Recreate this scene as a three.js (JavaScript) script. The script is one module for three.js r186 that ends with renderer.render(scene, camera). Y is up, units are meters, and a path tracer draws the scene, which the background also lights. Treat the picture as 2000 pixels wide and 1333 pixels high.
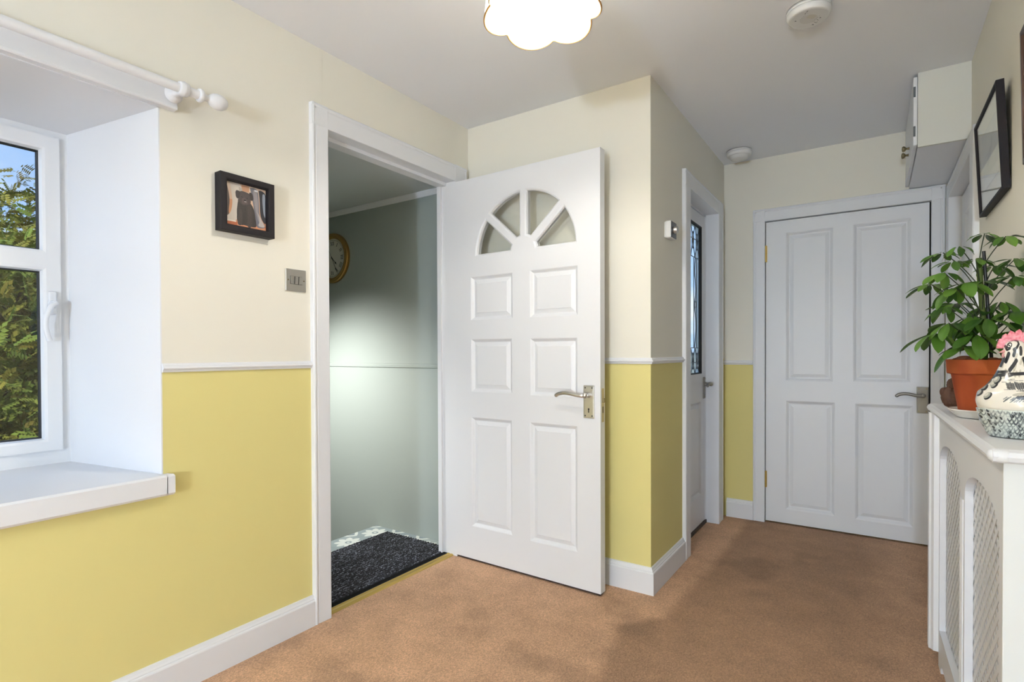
import * as THREE from 'three';
import { RoundedBoxGeometry } from 'three/addons/geometries/RoundedBoxGeometry.js';
import { mergeGeometries } from 'three/addons/utils/BufferGeometryUtils.js';
import { ImprovedNoise } from 'three/addons/math/ImprovedNoise.js';

// ------------------------------------------------------------------ camera, sky, sun, exposure
const scene = new THREE.Scene();
const camera = new THREE.PerspectiveCamera(2 * Math.atan(666.5 / 1056.28) * 180 / Math.PI, 2000 / 1333, 0.05, 200);
camera.position.set(1.8706, 1.0881, 2.3561);
camera.rotation.order = 'YXZ';
camera.rotation.set(-0.5886 * Math.PI / 180, 33.8931 * Math.PI / 180, -0.2114 * Math.PI / 180);
camera.setViewOffset(2000, 1333, 0, -33.55, 2000, 1333);
const EXPOSURE = 1.40;
const SKY = 1.68;                                            // brightness of the sky texture
const sun = new THREE.DirectionalLight(new THREE.Color(1, 0.95, 0.86), 4.5);
sun.position.set(9, 12, 5); sun.target.position.set(-6, 0, 0.5);
scene.add(sun, sun.target);
const PENDANT = { color: new THREE.Color(1.0, 0.94, 0.85), power: 1.1 };
const PORCH_FILL = { color: new THREE.Color(1.0, 1.0, 0.98), power: 4.7 };  // made-up spot that brightens the porch clock wall
const PENDANT2 = { color: new THREE.Color(0.80, 0.97, 1.27), power: 11.5 };  // fill light from the added globe lamp behind the viewer

const noise = new ImprovedNoise();
const fbm = (x, y, z, n = 4) => { let s = 0, a = 0.5; for (let i = 0; i < n; i++) { s += a * noise.noise(x, y, z); x *= 2.03; y *= 2.03; z *= 2.03; a *= 0.5; } return s; };
let seed = 12345;
const rnd = () => { seed = (seed + 0x6d2b79f5) | 0; let t = Math.imul(seed ^ (seed >>> 15), 1 | seed); t = (t + Math.imul(t ^ (t >>> 7), 61 | t)) ^ t; return ((t ^ (t >>> 14)) >>> 0) / 4294967296; };
const clamp = (x, a, b) => Math.min(b, Math.max(a, x));
const sstep = (a, b, x) => { const t = clamp((x - a) / (b - a), 0, 1); return t * t * (3 - 2 * t); };
const mix = (a, b, t) => a + (b - a) * t;

{ // sky: blue with white cumulus, one even field all around
  const W = 1024, Hh = 512, data = new Float32Array(W * Hh * 4);
  for (let j = 0; j < Hh; j++) {
    const el = ((j + 0.5) / Hh - 0.5) * Math.PI, y = Math.sin(el), c = Math.cos(el);
    for (let i = 0; i < W; i++) {
      const az = ((i + 0.5) / W - 0.5) * 2 * Math.PI, x = c * Math.cos(az), z = c * Math.sin(az);
      const t = sstep(0, 0.9, y);
      let r = mix(0.39, 0.22, t), g = mix(0.60, 0.42, t), b = mix(0.92, 0.80, t);
      if (y > 0) {
        const k = 1 / (y + 0.35);
        const d = fbm(x * k * 1.9 + 5.2, z * k * 1.9 + 1.7, y * 3.1, 6);
        const cl = sstep(0.0, 0.26, d + 0.26 * (1 - sstep(0.06, 0.27, y)) - 0.10);
        r = mix(r, 0.93, cl); g = mix(g, 0.95, cl); b = mix(b, 0.99, cl);
      } else { const q = sstep(0, -0.12, y); r = mix(r, 0.16, q); g = mix(g, 0.18, q); b = mix(b, 0.12, q); }
      const o = (j * W + i) * 4; data[o] = r * SKY; data[o + 1] = g * SKY; data[o + 2] = b * SKY; data[o + 3] = 1;
    }
  }
  const t = new THREE.DataTexture(data, W, Hh, THREE.RGBAFormat, THREE.FloatType);
  t.mapping = THREE.EquirectangularReflectionMapping; t.magFilter = THREE.LinearFilter; t.minFilter = THREE.LinearFilter; t.wrapS = THREE.RepeatWrapping; t.needsUpdate = true;
  scene.background = t;
}

// ------------------------------------------------------------------ helpers
const V = (x, y, z) => new THREE.Vector3(x, y, z);
const used = {};
function numbered(name) { const n = used[name] = (used[name] ?? -1) + 1; return n ? name + '_' + String(n).padStart(3, '0') : name; }
function flat(g) { const h = g.index ? g.toNonIndexed() : g; for (const k of Object.keys(h.attributes)) if (!['position', 'normal', 'uv'].includes(k)) h.deleteAttribute(k); return h; }
function merge(list) {
  if (!Array.isArray(list)) return list;
  if (list.length === 1) return list[0];
  const l = list.map(flat), uv = l.every((g) => g.attributes.uv);
  if (!uv) for (const g of l) g.deleteAttribute('uv');
  return mergeGeometries(l);
}
function uvBox(g) {                                          // uv in metres from the main axis of each face
  g = flat(g); const p = g.attributes.position, n = g.attributes.normal, uv = new Float32Array(p.count * 2);
  for (let i = 0; i < p.count; i++) {
    const ax = Math.abs(n.getX(i)), ay = Math.abs(n.getY(i)), az = Math.abs(n.getZ(i));
    const [u, v] = ay >= ax && ay >= az ? [p.getX(i), p.getZ(i)] : ax >= az ? [p.getZ(i), p.getY(i)] : [p.getX(i), p.getY(i)];
    uv[2 * i] = u; uv[2 * i + 1] = v;
  }
  g.setAttribute('uv', new THREE.BufferAttribute(uv, 2)); return g;
}
function M(name, geo, mat, parent) { const m = new THREE.Mesh(merge(geo), mat); m.name = parent && parent !== scene ? name : numbered(name); (parent || scene).add(m); return m; }
function tag(o, label, category, group) { o.userData.label = label; o.userData.category = category; if (group) o.userData.group = group; return o; }
function struct(o, label, category) { o.userData.kind = 'structure'; return tag(o, label, category); }
function G(name, x = 0, y = 0, z = 0) { const o = new THREE.Group(); o.name = numbered(name); o.position.set(x, y, z); scene.add(o); return o; }
function sub(name, parent, x = 0, y = 0, z = 0) { const o = new THREE.Group(); o.name = name; o.position.set(x, y, z); parent.add(o); return o; }
function bx(x0, y0, z0, x1, y1, z1) { const g = new THREE.BoxGeometry(Math.abs(x1 - x0), Math.abs(y1 - y0), Math.abs(z1 - z0)); g.translate((x0 + x1) / 2, (y0 + y1) / 2, (z0 + z1) / 2); return g; }
function rb(x0, y0, z0, x1, y1, z1, r = 0.002, s = 2) { const g = new RoundedBoxGeometry(Math.abs(x1 - x0), Math.abs(y1 - y0), Math.abs(z1 - z0), s, r); g.translate((x0 + x1) / 2, (y0 + y1) / 2, (z0 + z1) / 2); return g; }
// closed profile (a along out, b along up) swept straight from p0 to p1; m0/m1 = mitre slopes
function prof(pts, p0, p1, out, up, m0 = 0, m1 = 0) {
  p0 = V(...p0); p1 = V(...p1); out = V(...out); up = V(...up);
  const dir = p1.clone().sub(p0).normalize(), ring = (p, m) => pts.map(([a, b]) => p.clone().addScaledVector(out, a).addScaledVector(up, b).addScaledVector(dir, m * a));
  const A = ring(p0, m0), B = ring(p1, m1), pos = [], n = pts.length;
  let area = 0; for (let i = 0; i < n; i++) { const [x, y] = pts[i], [X, Y] = pts[(i + 1) % n]; area += x * Y - X * y; }
  const flip = (area > 0) !== (out.clone().cross(up).dot(dir) > 0);
  const tri = (a, b, c) => { for (const q of flip ? [a, c, b] : [a, b, c]) pos.push(q.x, q.y, q.z); };
  for (let i = 0; i < n; i++) { const j = (i + 1) % n; tri(A[i], A[j], B[j]); tri(A[i], B[j], B[i]); }
  const poly = pts.map(([a, b]) => new THREE.Vector2(a, b)), T = THREE.ShapeUtils.triangulateShape(poly, []);
  for (const [a, b, c] of T) { tri(A[c], A[b], A[a]); tri(B[a], B[b], B[c]); }
  const g = new THREE.BufferGeometry(); g.setAttribute('position', new THREE.Float32BufferAttribute(pos, 3)); g.computeVertexNormals(); return g;
}
function tube(points, r, seg = 24, rad = 10, closed = false) { return new THREE.TubeGeometry(new THREE.CatmullRomCurve3(points.map((p) => p.isVector3 ? p : V(...p)), closed), seg, r, rad, closed); }
function rod(a, b, r0, r1 = r0, n = 16) {
  a = V(...a); b = V(...b); const d = b.clone().sub(a), g = new THREE.CylinderGeometry(r1, r0, d.length(), n);
  g.applyQuaternion(new THREE.Quaternion().setFromUnitVectors(V(0, 1, 0), d.clone().normalize())); g.translate((a.x + b.x) / 2, (a.y + b.y) / 2, (a.z + b.z) / 2); return g;
}
function lathe(pts, axis, at, n = 40) {                       // profile [radius, height] turned about an axis
  const g = new THREE.LatheGeometry(pts.map(([r, h]) => new THREE.Vector2(r, h)), n);
  g.applyQuaternion(new THREE.Quaternion().setFromUnitVectors(V(0, 1, 0), V(...axis).normalize())); g.translate(...at); return g;
}
function grid(nu, nv, f, uvf) {                              // parametric sheet
  const pos = [], uv = [], idx = [];
  for (let j = 0; j <= nv; j++) for (let i = 0; i <= nu; i++) { const p = f(i / nu, j / nv); pos.push(...p); uv.push(...(uvf ? uvf(i / nu, j / nv, p) : [i / nu, j / nv])); }
  for (let j = 0; j < nv; j++) for (let i = 0; i < nu; i++) { const a = j * (nu + 1) + i, b = a + 1, c = a + nu + 1, d = c + 1; idx.push(a, b, d, a, d, c); }
  const g = new THREE.BufferGeometry(); g.setAttribute('position', new THREE.Float32BufferAttribute(pos, 3)); g.setAttribute('uv', new THREE.Float32BufferAttribute(uv, 2)); g.setIndex(idx); g.computeVertexNormals(); return g;
}
const S2 = (pts) => new THREE.Shape(pts.map(([x, y]) => new THREE.Vector2(x, y)));
const hole = (pts) => new THREE.Path(pts.map(([x, y]) => new THREE.Vector2(x, y)));
const rect = (x0, y0, x1, y1) => [[x0, y0], [x1, y0], [x1, y1], [x0, y1]];
function slab(shape, t) { const g = new THREE.ExtrudeGeometry(shape, { depth: t, bevelEnabled: false, curveSegments: 32 }); g.translate(0, 0, -t); return g; }   // front face at z = 0
function slabX(shape, t, x) { const g = slab(shape, t).rotateY(-Math.PI / 2).scale(-1, 1, 1), p = g.attributes.position.array; for (let i = 0; i < p.length; i += 9) for (let k = 0; k < 3; k++) { const q = p[i + 3 + k]; p[i + 3 + k] = p[i + 6 + k]; p[i + 6 + k] = q; } g.deleteAttribute('uv'); g.computeVertexNormals(); return g.translate(x, 0, 0); }   // drawn in (z, y), facing +x
function rings(loops) {                                      // loops of equal length, joined one to the next (flat shaded)
  const pos = []; const t = (a, b, c) => pos.push(...a, ...b, ...c);
  for (let k = 0; k + 1 < loops.length; k++) { const A = loops[k], B = loops[k + 1], n = A.length; for (let i = 0; i < n; i++) { const j = (i + 1) % n; t(A[i], A[j], B[j]); t(A[i], B[j], B[i]); } }
  return pos;
}
function geoFrom(pos) { const g = new THREE.BufferGeometry(); g.setAttribute('position', new THREE.Float32BufferAttribute(pos, 3)); g.computeVertexNormals(); return g; }
// raised and fielded door panel filling an opening x0..x1, y0..y1 ; door face at z = 0, door thickness t
function fieldPanel(x0, y0, x1, y1, t, flip = false) {
  const R = (d, z) => [[x0 + d, y0 + d, z], [x1 - d, y0 + d, z], [x1 - d, y1 - d, z], [x0 + d, y1 - d, z]];
  const prf = flip ? [[0, 0], [0.006, -0.003], [0.016, -0.012], [0.022, -0.013], [0.042, -0.006], [0.044, -0.006]]
    : [[0, 0], [0.004, -0.002], [0.013, -0.011], [0.017, -0.013], [0.036, -0.0065], [0.038, -0.0045]];
  const L = prf.map(([d, z]) => R(d, z)), last = L[L.length - 1];
  const pos = rings(L); pos.push(...last[0], ...last[1], ...last[2], ...last[0], ...last[2], ...last[3]);
  const b = R(0, -t); pos.push(...rings([b, L[0]])); pos.push(...b[0], ...b[2], ...b[1], ...b[0], ...b[3], ...b[2]);
  return geoFrom(pos);
}
// ------------------------------------------------------------------ textures
function canvasTex(w, h, draw, srgb = true) { const c = document.createElement('canvas'); c.width = w; c.height = h; draw(c.getContext('2d'), w, h); const t = new THREE.CanvasTexture(c); if (srgb) t.colorSpace = THREE.SRGBColorSpace; t.anisotropy = 8; return t; }
function dataTex(w, h, f, srgb, rep) {
  const d = new Uint8Array(w * h * 4);
  for (let j = 0; j < h; j++) for (let i = 0; i < w; i++) { const c = f((i + 0.5) / w, (j + 0.5) / h, i, j), o = (j * w + i) * 4; for (let k = 0; k < 3; k++) d[o + k] = clamp(Math.round((Array.isArray(c) ? c[k] : c) * 255), 0, 255); d[o + 3] = 255; }
  const t = new THREE.DataTexture(d, w, h, THREE.RGBAFormat); t.magFilter = THREE.LinearFilter; t.minFilter = THREE.LinearFilter; t.wrapS = t.wrapT = THREE.RepeatWrapping; if (srgb) t.colorSpace = THREE.SRGBColorSpace; if (rep) t.repeat.set(rep[0], rep[1]); t.needsUpdate = true; return t;
}
const bumpFine = dataTex(256, 256, (u, v, i, j) => 0.5 + 0.35 * noise.noise(u * 64, v * 64, 3.3) * 0 + 0.3 * fbm((i % 256) / 9, (j % 256) / 9, 0.7, 3) + 0.1 * (rnd() - 0.5), false, [3, 3]);
// ------------------------------------------------------------------ materials
const std = (o) => new THREE.MeshPhysicalMaterial(Object.assign({ roughness: 0.6, metalness: 0 }, o));
const C = (r, g, b) => new THREE.Color().setRGB(r, g, b);
const mt = {
  cream: std({ color: C(0.84, 0.805, 0.695), roughness: 0.85, bumpMap: bumpFine, bumpScale: 0.0003 }),
  yellow: std({ color: C(0.76, 0.67, 0.27), roughness: 0.8, bumpMap: bumpFine, bumpScale: 0.0003 }),
  ceiling: std({ color: C(0.90, 0.91, 0.93), roughness: 0.9, bumpMap: bumpFine, bumpScale: 0.0003 }),
  white: std({ color: C(0.815, 0.82, 0.83), roughness: 0.42 }),
  upvc: std({ color: C(0.84, 0.85, 0.86), roughness: 0.3 }),
  sage: std({ color: C(0.36, 0.40, 0.365), roughness: 0.75, bumpMap: bumpFine, bumpScale: 0.0003 }),
  steel: std({ color: C(0.60, 0.585, 0.55), metalness: 1, roughness: 0.3 }),
  brushed: std({ color: C(0.56, 0.54, 0.50), metalness: 1, roughness: 0.38 }),
  dullSteel: std({ color: C(0.33, 0.315, 0.285), metalness: 1, roughness: 0.52 }),
  brass: std({ color: C(0.60, 0.42, 0.13), metalness: 1, roughness: 0.32 }),
  agedBrass: std({ color: C(0.30, 0.25, 0.14), metalness: 1, roughness: 0.4 }),
  gold: std({ color: C(0.44, 0.27, 0.08), metalness: 0.85, roughness: 0.34 }),
  black: std({ color: C(0.012, 0.011, 0.012), roughness: 0.4 }),
  blackFrame: std({ color: C(0.013, 0.011, 0.013), roughness: 0.6, specularIntensity: 0.5 }),
  brownFrame: std({ color: C(0.06, 0.025, 0.014), roughness: 0.35 }),
  rubber: std({ color: C(0.006, 0.006, 0.006), roughness: 0.85, specularIntensity: 0.3 }),
  gasket: std({ color: C(0.02, 0.02, 0.02), roughness: 0.6 }),
  dark: std({ color: C(0.03, 0.022, 0.016), roughness: 0.9 }),  // shade in the gaps of the shut doors, put into colour
  pane: std({ color: C(0.68, 0.69, 0.70), roughness: 0, transmission: 1, ior: 1.5, thickness: 0 }),
  clear: std({ color: C(0.995, 1.0, 0.99), roughness: 0.02, transmission: 1, ior: 1.5, thickness: 0 }),
  frosted: std({ color: C(0.90, 0.93, 0.95), roughness: 0.45, transmission: 1, ior: 1.3, thickness: 0 }),
  lead: std({ color: C(0.16, 0.18, 0.20), metalness: 0.7, roughness: 0.45 }),
  shade: std({ color: C(0.94, 0.92, 0.86), roughness: 1, transmission: 0.72, thickness: 0, side: THREE.DoubleSide }),
  shadeRim: std({ color: C(0.5, 0.27, 0.09), roughness: 0.3 }),
  globe: new THREE.MeshStandardMaterial({ color: 0xffffff, emissive: new THREE.Color(1, 1, 1), emissiveIntensity: 1.5, roughness: 0.4 }),
  bulb: new THREE.MeshStandardMaterial({ color: 0xffffff, emissive: new THREE.Color(1, 0.95, 0.86), emissiveIntensity: 1.6, roughness: 0.4 }),
  plastic: std({ color: C(0.80, 0.79, 0.76), roughness: 0.4 }),
  glossDark: std({ color: C(0.035, 0.04, 0.05), roughness: 0.12 }),
  terracotta: std({ roughness: 0.85, map: dataTex(256, 256, (u, v) => { const n = fbm(u * 9, v * 9, 1.2, 4), s = sstep(0.05, 0.25, fbm(u * 3 + 4, v * 2, 7.1, 3)); return [0.72 + 0.07 * n - 0.10 * s, 0.36 + 0.06 * n - 0.09 * s, 0.17 + 0.05 * n - 0.05 * s]; }, true) }),
  ornament: std({ color: C(0.10, 0.045, 0.026), roughness: 0.75 }),
  soil: std({ color: C(0.03, 0.016, 0.009), roughness: 1 }),
  chip: std({ color: C(0.33, 0.11, 0.045), roughness: 0.95 }),
  ceramicWhite: std({ color: C(0.80, 0.77, 0.70), roughness: 0.25 }),
  comb: std({ roughness: 0.3, clearcoat: 0.6, map: dataTex(128, 128, (u, v) => { const n = fbm(u * 14, v * 14, 5.2, 4); return [0.90 + 0.10 * n, 0.52 + 0.35 * n, 0.56 + 0.3 * n]; }, true) }),
  stem: std({ color: C(0.10, 0.14, 0.025), roughness: 0.7 }),
  petiole: std({ color: C(0.035, 0.05, 0.02), roughness: 0.6 }),
};
const leafTones = [[0.062, 0.156, 0.015], [0.083, 0.194, 0.020], [0.045, 0.119, 0.013], [0.106, 0.219, 0.027], [0.033, 0.090, 0.013]].map((c) => std({ color: C(...c), roughness: 0.38, transmission: 0.12, thickness: 0, side: THREE.DoubleSide }));

// ------------------------------------------------------------------ dimensions
const H = 2.3232, W1 = 1.0363, L2 = 1.4114, W2 = 2.2078, ZB = 6.0;
const Z1 = 0.9357, Z2 = 0.1341, DT = 2.0;                     // porch doorway in the left wall
const WZ0 = 1.5547, WZ1 = 2.78, WY0 = 0.708, WY1 = 1.866, WX = -0.5;   // window opening
const D2A = -0.565, D2B = -1.19, D2T = 1.955;                 // glazed door opening
const D3A = 1.287, D3B = 2.124, D3T = 1.915;                  // back door opening
const D4A = -0.53, D4B = -1.31, D4T = 1.9;                    // right-hand door opening
const DADO = 1.045;

// ------------------------------------------------------------------ floor, ceiling, walls
const floorTex = dataTex(900, 2048, (u, v, i, j) => {
  const x = -0.1 + u * 2.5, z = -1.55 + v * 7.65;
  const big = fbm(x * 1.6 + 3, z * 1.6, 0.4, 4), mid = fbm(x * 9, z * 9, 2.2, 3), fine = fbm(x * 260, z * 260, 9.1, 2), pile = rnd() - 0.5;
  const wob = 0.02 * fbm(x * 14, z * 14, 4.4, 3);
  // darker strip of carpet along the passage, with its own outline
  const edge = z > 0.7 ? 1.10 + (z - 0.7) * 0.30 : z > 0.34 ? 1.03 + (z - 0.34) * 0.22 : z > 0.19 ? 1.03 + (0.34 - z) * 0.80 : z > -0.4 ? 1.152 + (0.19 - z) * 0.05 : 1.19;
  const darkStrip = sstep(-0.035, 0.035, x + wob - edge) * (1 - sstep(1.75, 2.0, x) * 0.6) * (1 - 0.35 * sstep(0.9, 1.5, z));
  const scuff = sstep(0.08, 0.3, fbm(x * 2.3 + 8, z * 2.3 + 2, 6.3, 4));
  const dirt = rnd() > 0.99998 ? 0.5 : 1;
  const k = (1 + 0.13 * big + 0.10 * mid + 0.22 * fine + 0.24 * pile) * (1 - 0.17 * darkStrip) * (1 - 0.10 * scuff) * dirt;
  return [0.805 * k, 0.645 * k * (1 - 0.012 * darkStrip), 0.514 * k * (1 - 0.03 * darkStrip)];
}, true);
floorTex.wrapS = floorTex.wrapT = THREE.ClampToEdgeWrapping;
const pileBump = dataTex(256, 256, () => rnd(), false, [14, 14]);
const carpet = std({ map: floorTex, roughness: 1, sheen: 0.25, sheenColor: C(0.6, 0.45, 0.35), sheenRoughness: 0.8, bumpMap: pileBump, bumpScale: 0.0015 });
{
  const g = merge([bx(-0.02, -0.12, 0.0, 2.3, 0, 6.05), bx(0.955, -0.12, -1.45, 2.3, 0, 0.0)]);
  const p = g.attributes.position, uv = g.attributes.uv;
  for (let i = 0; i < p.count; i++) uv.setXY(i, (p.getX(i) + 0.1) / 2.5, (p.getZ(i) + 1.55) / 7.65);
  struct(M('floor', g, carpet), 'beige brown fitted carpet with a darker strip along the passage', 'floor');
}
struct(M('ceiling', uvBox(merge([bx(-0.56, H, -0.12, 2.4, H + 0.15, 6.15), bx(0.9, H, -1.56, 2.4, H + 0.15, -0.12)])), mt.ceiling), 'plain white painted hall ceiling', 'ceiling');
function wall(name, label, upper, lower, up = mt.cream, lo = mt.yellow) {
  const g = G(name); if (upper.length) M('upper_paint', uvBox(merge(upper)), up, g); if (lower.length) M('lower_paint', uvBox(merge(lower)), lo, g);
  return struct(g, label, 'wall');
}
// the thick part beside the window has a splayed reveal
const LT = 0.012;
const splay = (y0, y1, far) => far ? prof([[-0.56, 1.2], [0, 1.2], [0, WZ0], [-0.56, WZ0 + 0.087]], [0, y0, 0], [0, y1, 0], [1, 0, 0], [0, 0, 1])
  : prof([[-0.56, WZ1 - 0.087], [0, WZ1], [0, ZB + 0.1], [-0.56, ZB + 0.1]], [0, y0, 0], [0, y1, 0], [1, 0, 0], [0, 0, 1]);
const noUv = (l) => l.map((g) => { g = flat(g); g.deleteAttribute('uv'); return g; });
wall('wall_left', 'left wall, cream above and yellow below, holding the window and the porch doorway',
  noUv([bx(-0.1, DADO, -0.12, 0, H, Z2 - LT + 0.001), bx(-0.1, DADO, Z1 + LT - 0.001, 0, H, 1.2), bx(-0.1, DT + LT - 0.001, Z2 - LT, 0, H, Z1 + LT), splay(DADO, WY1, true), splay(DADO, WY1, false), bx(-0.56, WY1, 1.2, 0, H, ZB + 0.1)]),
  noUv([bx(-0.1, -0.12, -0.12, 0, DADO, Z2 - LT + 0.001), bx(-0.1, -0.12, Z1 + LT - 0.001, 0, DADO, 1.2), splay(WY0 - 0.03, DADO, true), splay(WY0 - 0.03, DADO, false), bx(-0.56, -0.12, 1.2, 0, WY0 - 0.03, ZB + 0.1)]));
wall('wall_nook', 'short wall behind the open white door, cream over yellow',
  [bx(0, DADO, -0.12, W1, H, 0)], [bx(0, -0.12, -0.12, W1, DADO, 0)]);
wall('wall_passage', 'passage wall with thermostat and glazed door, cream over yellow',
  [bx(W1 - 0.1, DADO, D2A + LT - 0.001, W1, H, -0.12), bx(W1 - 0.1, DADO, -1.55, W1, H, D2B - LT + 0.001), bx(W1 - 0.1, D2T + LT - 0.001, D2B - LT, W1, H, D2A + LT)],
  [bx(W1 - 0.1, -0.12, D2A + LT - 0.001, W1, DADO, -0.12), bx(W1 - 0.1, -0.12, -1.55, W1, DADO, D2B - LT + 0.001)]);
wall('wall_back', 'end wall of the passage around the four-panel door',
  [bx(W1, DADO - 0.025, -1.55, D3A - LT + 0.001, H, -L2), bx(D3B + LT - 0.001, DADO - 0.025, -1.55, W2 + 0.1, H, -L2), bx(D3A - LT, D3T + LT - 0.001, -1.55, D3B + LT, H, -L2)],
  [bx(W1, -0.12, -1.55, D3A - LT + 0.001, DADO - 0.025, -L2), bx(D3B + LT - 0.001, -0.12, -1.55, W2 + 0.1, DADO - 0.025, -L2)]);
wall('wall_right', 'right cream wall with the framed pictures and radiator cover',
  [bx(W2, -0.12, D4A + LT - 0.001, W2 + 0.13, H, ZB + 0.1), bx(W2, -0.12, -1.55, W2 + 0.13, H, D4B - LT + 0.001), bx(W2, D4T + LT - 0.001, D4B - LT, W2 + 0.13, H, D4A + LT)], []);
wall('wall_front', 'cream and yellow wall closing the hall on the near side',
  [bx(0, DADO, ZB, 0.55, H, ZB + 0.1), bx(2.05, DADO, ZB, W2, H, ZB + 0.1), bx(0.55, 1.6, ZB, 2.05, H, ZB + 0.1)],
  [bx(0, -0.12, ZB, 0.55, DADO, ZB + 0.1), bx(2.05, -0.12, ZB, W2, DADO, ZB + 0.1), bx(0.55, -0.12, ZB, 2.05, 0.3, ZB + 0.1)]);

// ------------------------------------------------------------------ skirting, dado rails, architraves
const SK = [[0, 0], [0.018, 0], [0.018, 0.096], [0.0165, 0.1], [0.0125, 0.1025], [0.0125, 0.106], [0.009, 0.111], [0.006, 0.119], [0, 0.12]];
const base = (list, label, side) => struct(M('baseboard_' + side, list, mt.white), label, 'baseboard');
base([prof(SK, [0, 0, 1.012], [0, 0, ZB], [1, 0, 0], [0, 1, 0])], 'white moulded skirting board along the wall under the window', 'left');
base([prof(SK, [0, 0, 0], [W1, 0, 0], [0, 0, 1], [0, 1, 0], 0, 1)], 'white skirting board behind the open door', 'nook');
base([prof(SK, [W1, 0, 0], [W1, 0, -0.475], [1, 0, 0], [0, 1, 0], -1, 0)], 'white skirting board on the wall below the thermostat', 'passage');
base([prof(SK, [W1 + 0.018, 0, -L2], [1.217, 0, -L2], [0, 0, 1], [0, 1, 0])], 'short white skirting board left of the four-panel door', 'back');
base([prof(SK, [W2, 0, ZB], [W2, 0, -0.43], [-1, 0, 0], [0, 1, 0])], 'white skirting board behind the radiator cover', 'right');
const DR = [[0, 0], [0.007, 0.001], [0.009, 0.005], [0.009, 0.008], [0.014, 0.01], [0.016, 0.014], [0.014, 0.018], [0.009, 0.02], [0.009, 0.023], [0.005, 0.028], [0, 0.029]];
let trimN = 0; const trim = (list, label, parent) => struct(M('trim_' + (++trimN), list, mt.white), label, 'trim');
trim([prof(DR, [0, 1.029, WZ0 + 0.001], [0, 1.029, 1.012], [1, 0, 0], [0, 1, 0])], 'white dado rail between the window and the porch doorway');
trim([prof(DR, [0, 1.034, 0], [W1, 1.034, 0], [0, 0, 1], [0, 1, 0], 0, 1)], 'white dado rail on the wall behind the open door');
trim([prof(DR, [W1, 1.034, 0], [W1, 1.034, -0.475], [1, 0, 0], [0, 1, 0], -1, 0)], 'white dado rail on the wall under the thermostat');
trim([prof(DR, [W1, 1.003, -L2], [1.215, 1.003, -L2], [0, 0, 1], [0, 1, 0])], 'short white dado rail left of the four-panel door');
// architrave profile: a = proud of the wall, b = across, 0 at the outer edge
const AR = (w) => [[0, 0], [0.017, 0.001], [0.02, 0.004], [0.021, 0.009], [0.019, 0.013], [0.0165, 0.015], [0.0165, 0.019], [0.018, 0.021], [0.02, w - 0.003], [0.018, w], [0, w]];
function architrave(label, o) {                              // o: out vector, along vector (towards increasing s), s0,s1 opening, top, widths, origin, lining depth
  const g = G('trim_' + (++trimN)), P = (s, y, d = 0) => [o.o[0] + o.a[0] * s + o.n[0] * d, y, o.o[2] + o.a[2] * s + o.n[2] * d], neg = o.a.map((q) => -q);
  if (o.wl) M('side_board', prof(AR(o.wl), P(o.s0 - o.wl, 0.001), P(o.s0 - o.wl, o.top + o.wt), o.n, o.a), mt.white, g);
  if (o.wr) M('side_board', prof(AR(o.wr), P(o.s1 + o.wr, 0.001), P(o.s1 + o.wr, o.top + o.wt), o.n, neg), mt.white, g);
  M('head_board', prof(AR(o.wt), P(o.s0 - o.wl, o.top + o.wt), P(o.s1 + o.wr, o.top + o.wt), o.n, [0, -1, 0]), mt.white, g);
  const t = 0.012, d = o.depth;
  const B = (s0, y0, s1, y1) => { const p = P(s0, y0, 0.0), q = P(s1, y1, -d); return bx(p[0], p[1], p[2], q[0], q[1], q[2]); };
  M('lining', [B(o.s0 - t, 0.001, o.s0, o.top), B(o.s1, 0.001, o.s1 + t, o.top), B(o.s0 - t, o.top, o.s1 + t, o.top + t)], mt.white, g);
  return struct(g, label, 'door frame');
}
architrave('white moulded frame around the porch doorway with its cream lining', { o: [0, 0, 0], a: [0, 0, 1], n: [1, 0, 0], s0: Z2, s1: Z1, top: DT, wl: 0.1, wr: 0.077, wt: 0.088, depth: 0.1 });
architrave('white moulded frame around the recessed glazed door', { o: [W1, 0, 0], a: [0, 0, -1], n: [1, 0, 0], s0: -D2A, s1: -D2B, top: D2T, wl: 0.09, wr: 0.115, wt: 0.085, depth: 0.098 });
architrave('white moulded frame around the four-panel door at the end', { o: [0, 0, -L2], a: [1, 0, 0], n: [0, 0, 1], s0: D3A, s1: D3B, top: D3T, wl: 0.07, wr: 0.06, wt: 0.078, depth: 0.02 });
architrave('white moulded frame around the right-hand door in the corner', { o: [W2, 0, 0], a: [0, 0, 1], n: [-1, 0, 0], s0: D4B, s1: D4A, top: D4T, wl: 0.09, wr: 0.1, wt: 0.08, depth: 0.08 });
M('door_stop', [bx(W1 - 0.098, 0, D2B, W1 - 0.062, D2T, D2B + 0.012), bx(W1 - 0.098, D2T - 0.012, D2B, W1 - 0.062, D2T, D2A)], mt.white, scene.getObjectByName('trim_6'));
M('door_stop', [bx(-0.1, 0, Z2, -0.075, DT, Z2 + 0.012), bx(-0.1, DT - 0.016, Z2, -0.045, DT, Z1), bx(-0.1, 0, Z1 - 0.012, -0.075, DT, Z1)], mt.white, scene.getObjectByName('trim_5'));

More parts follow.
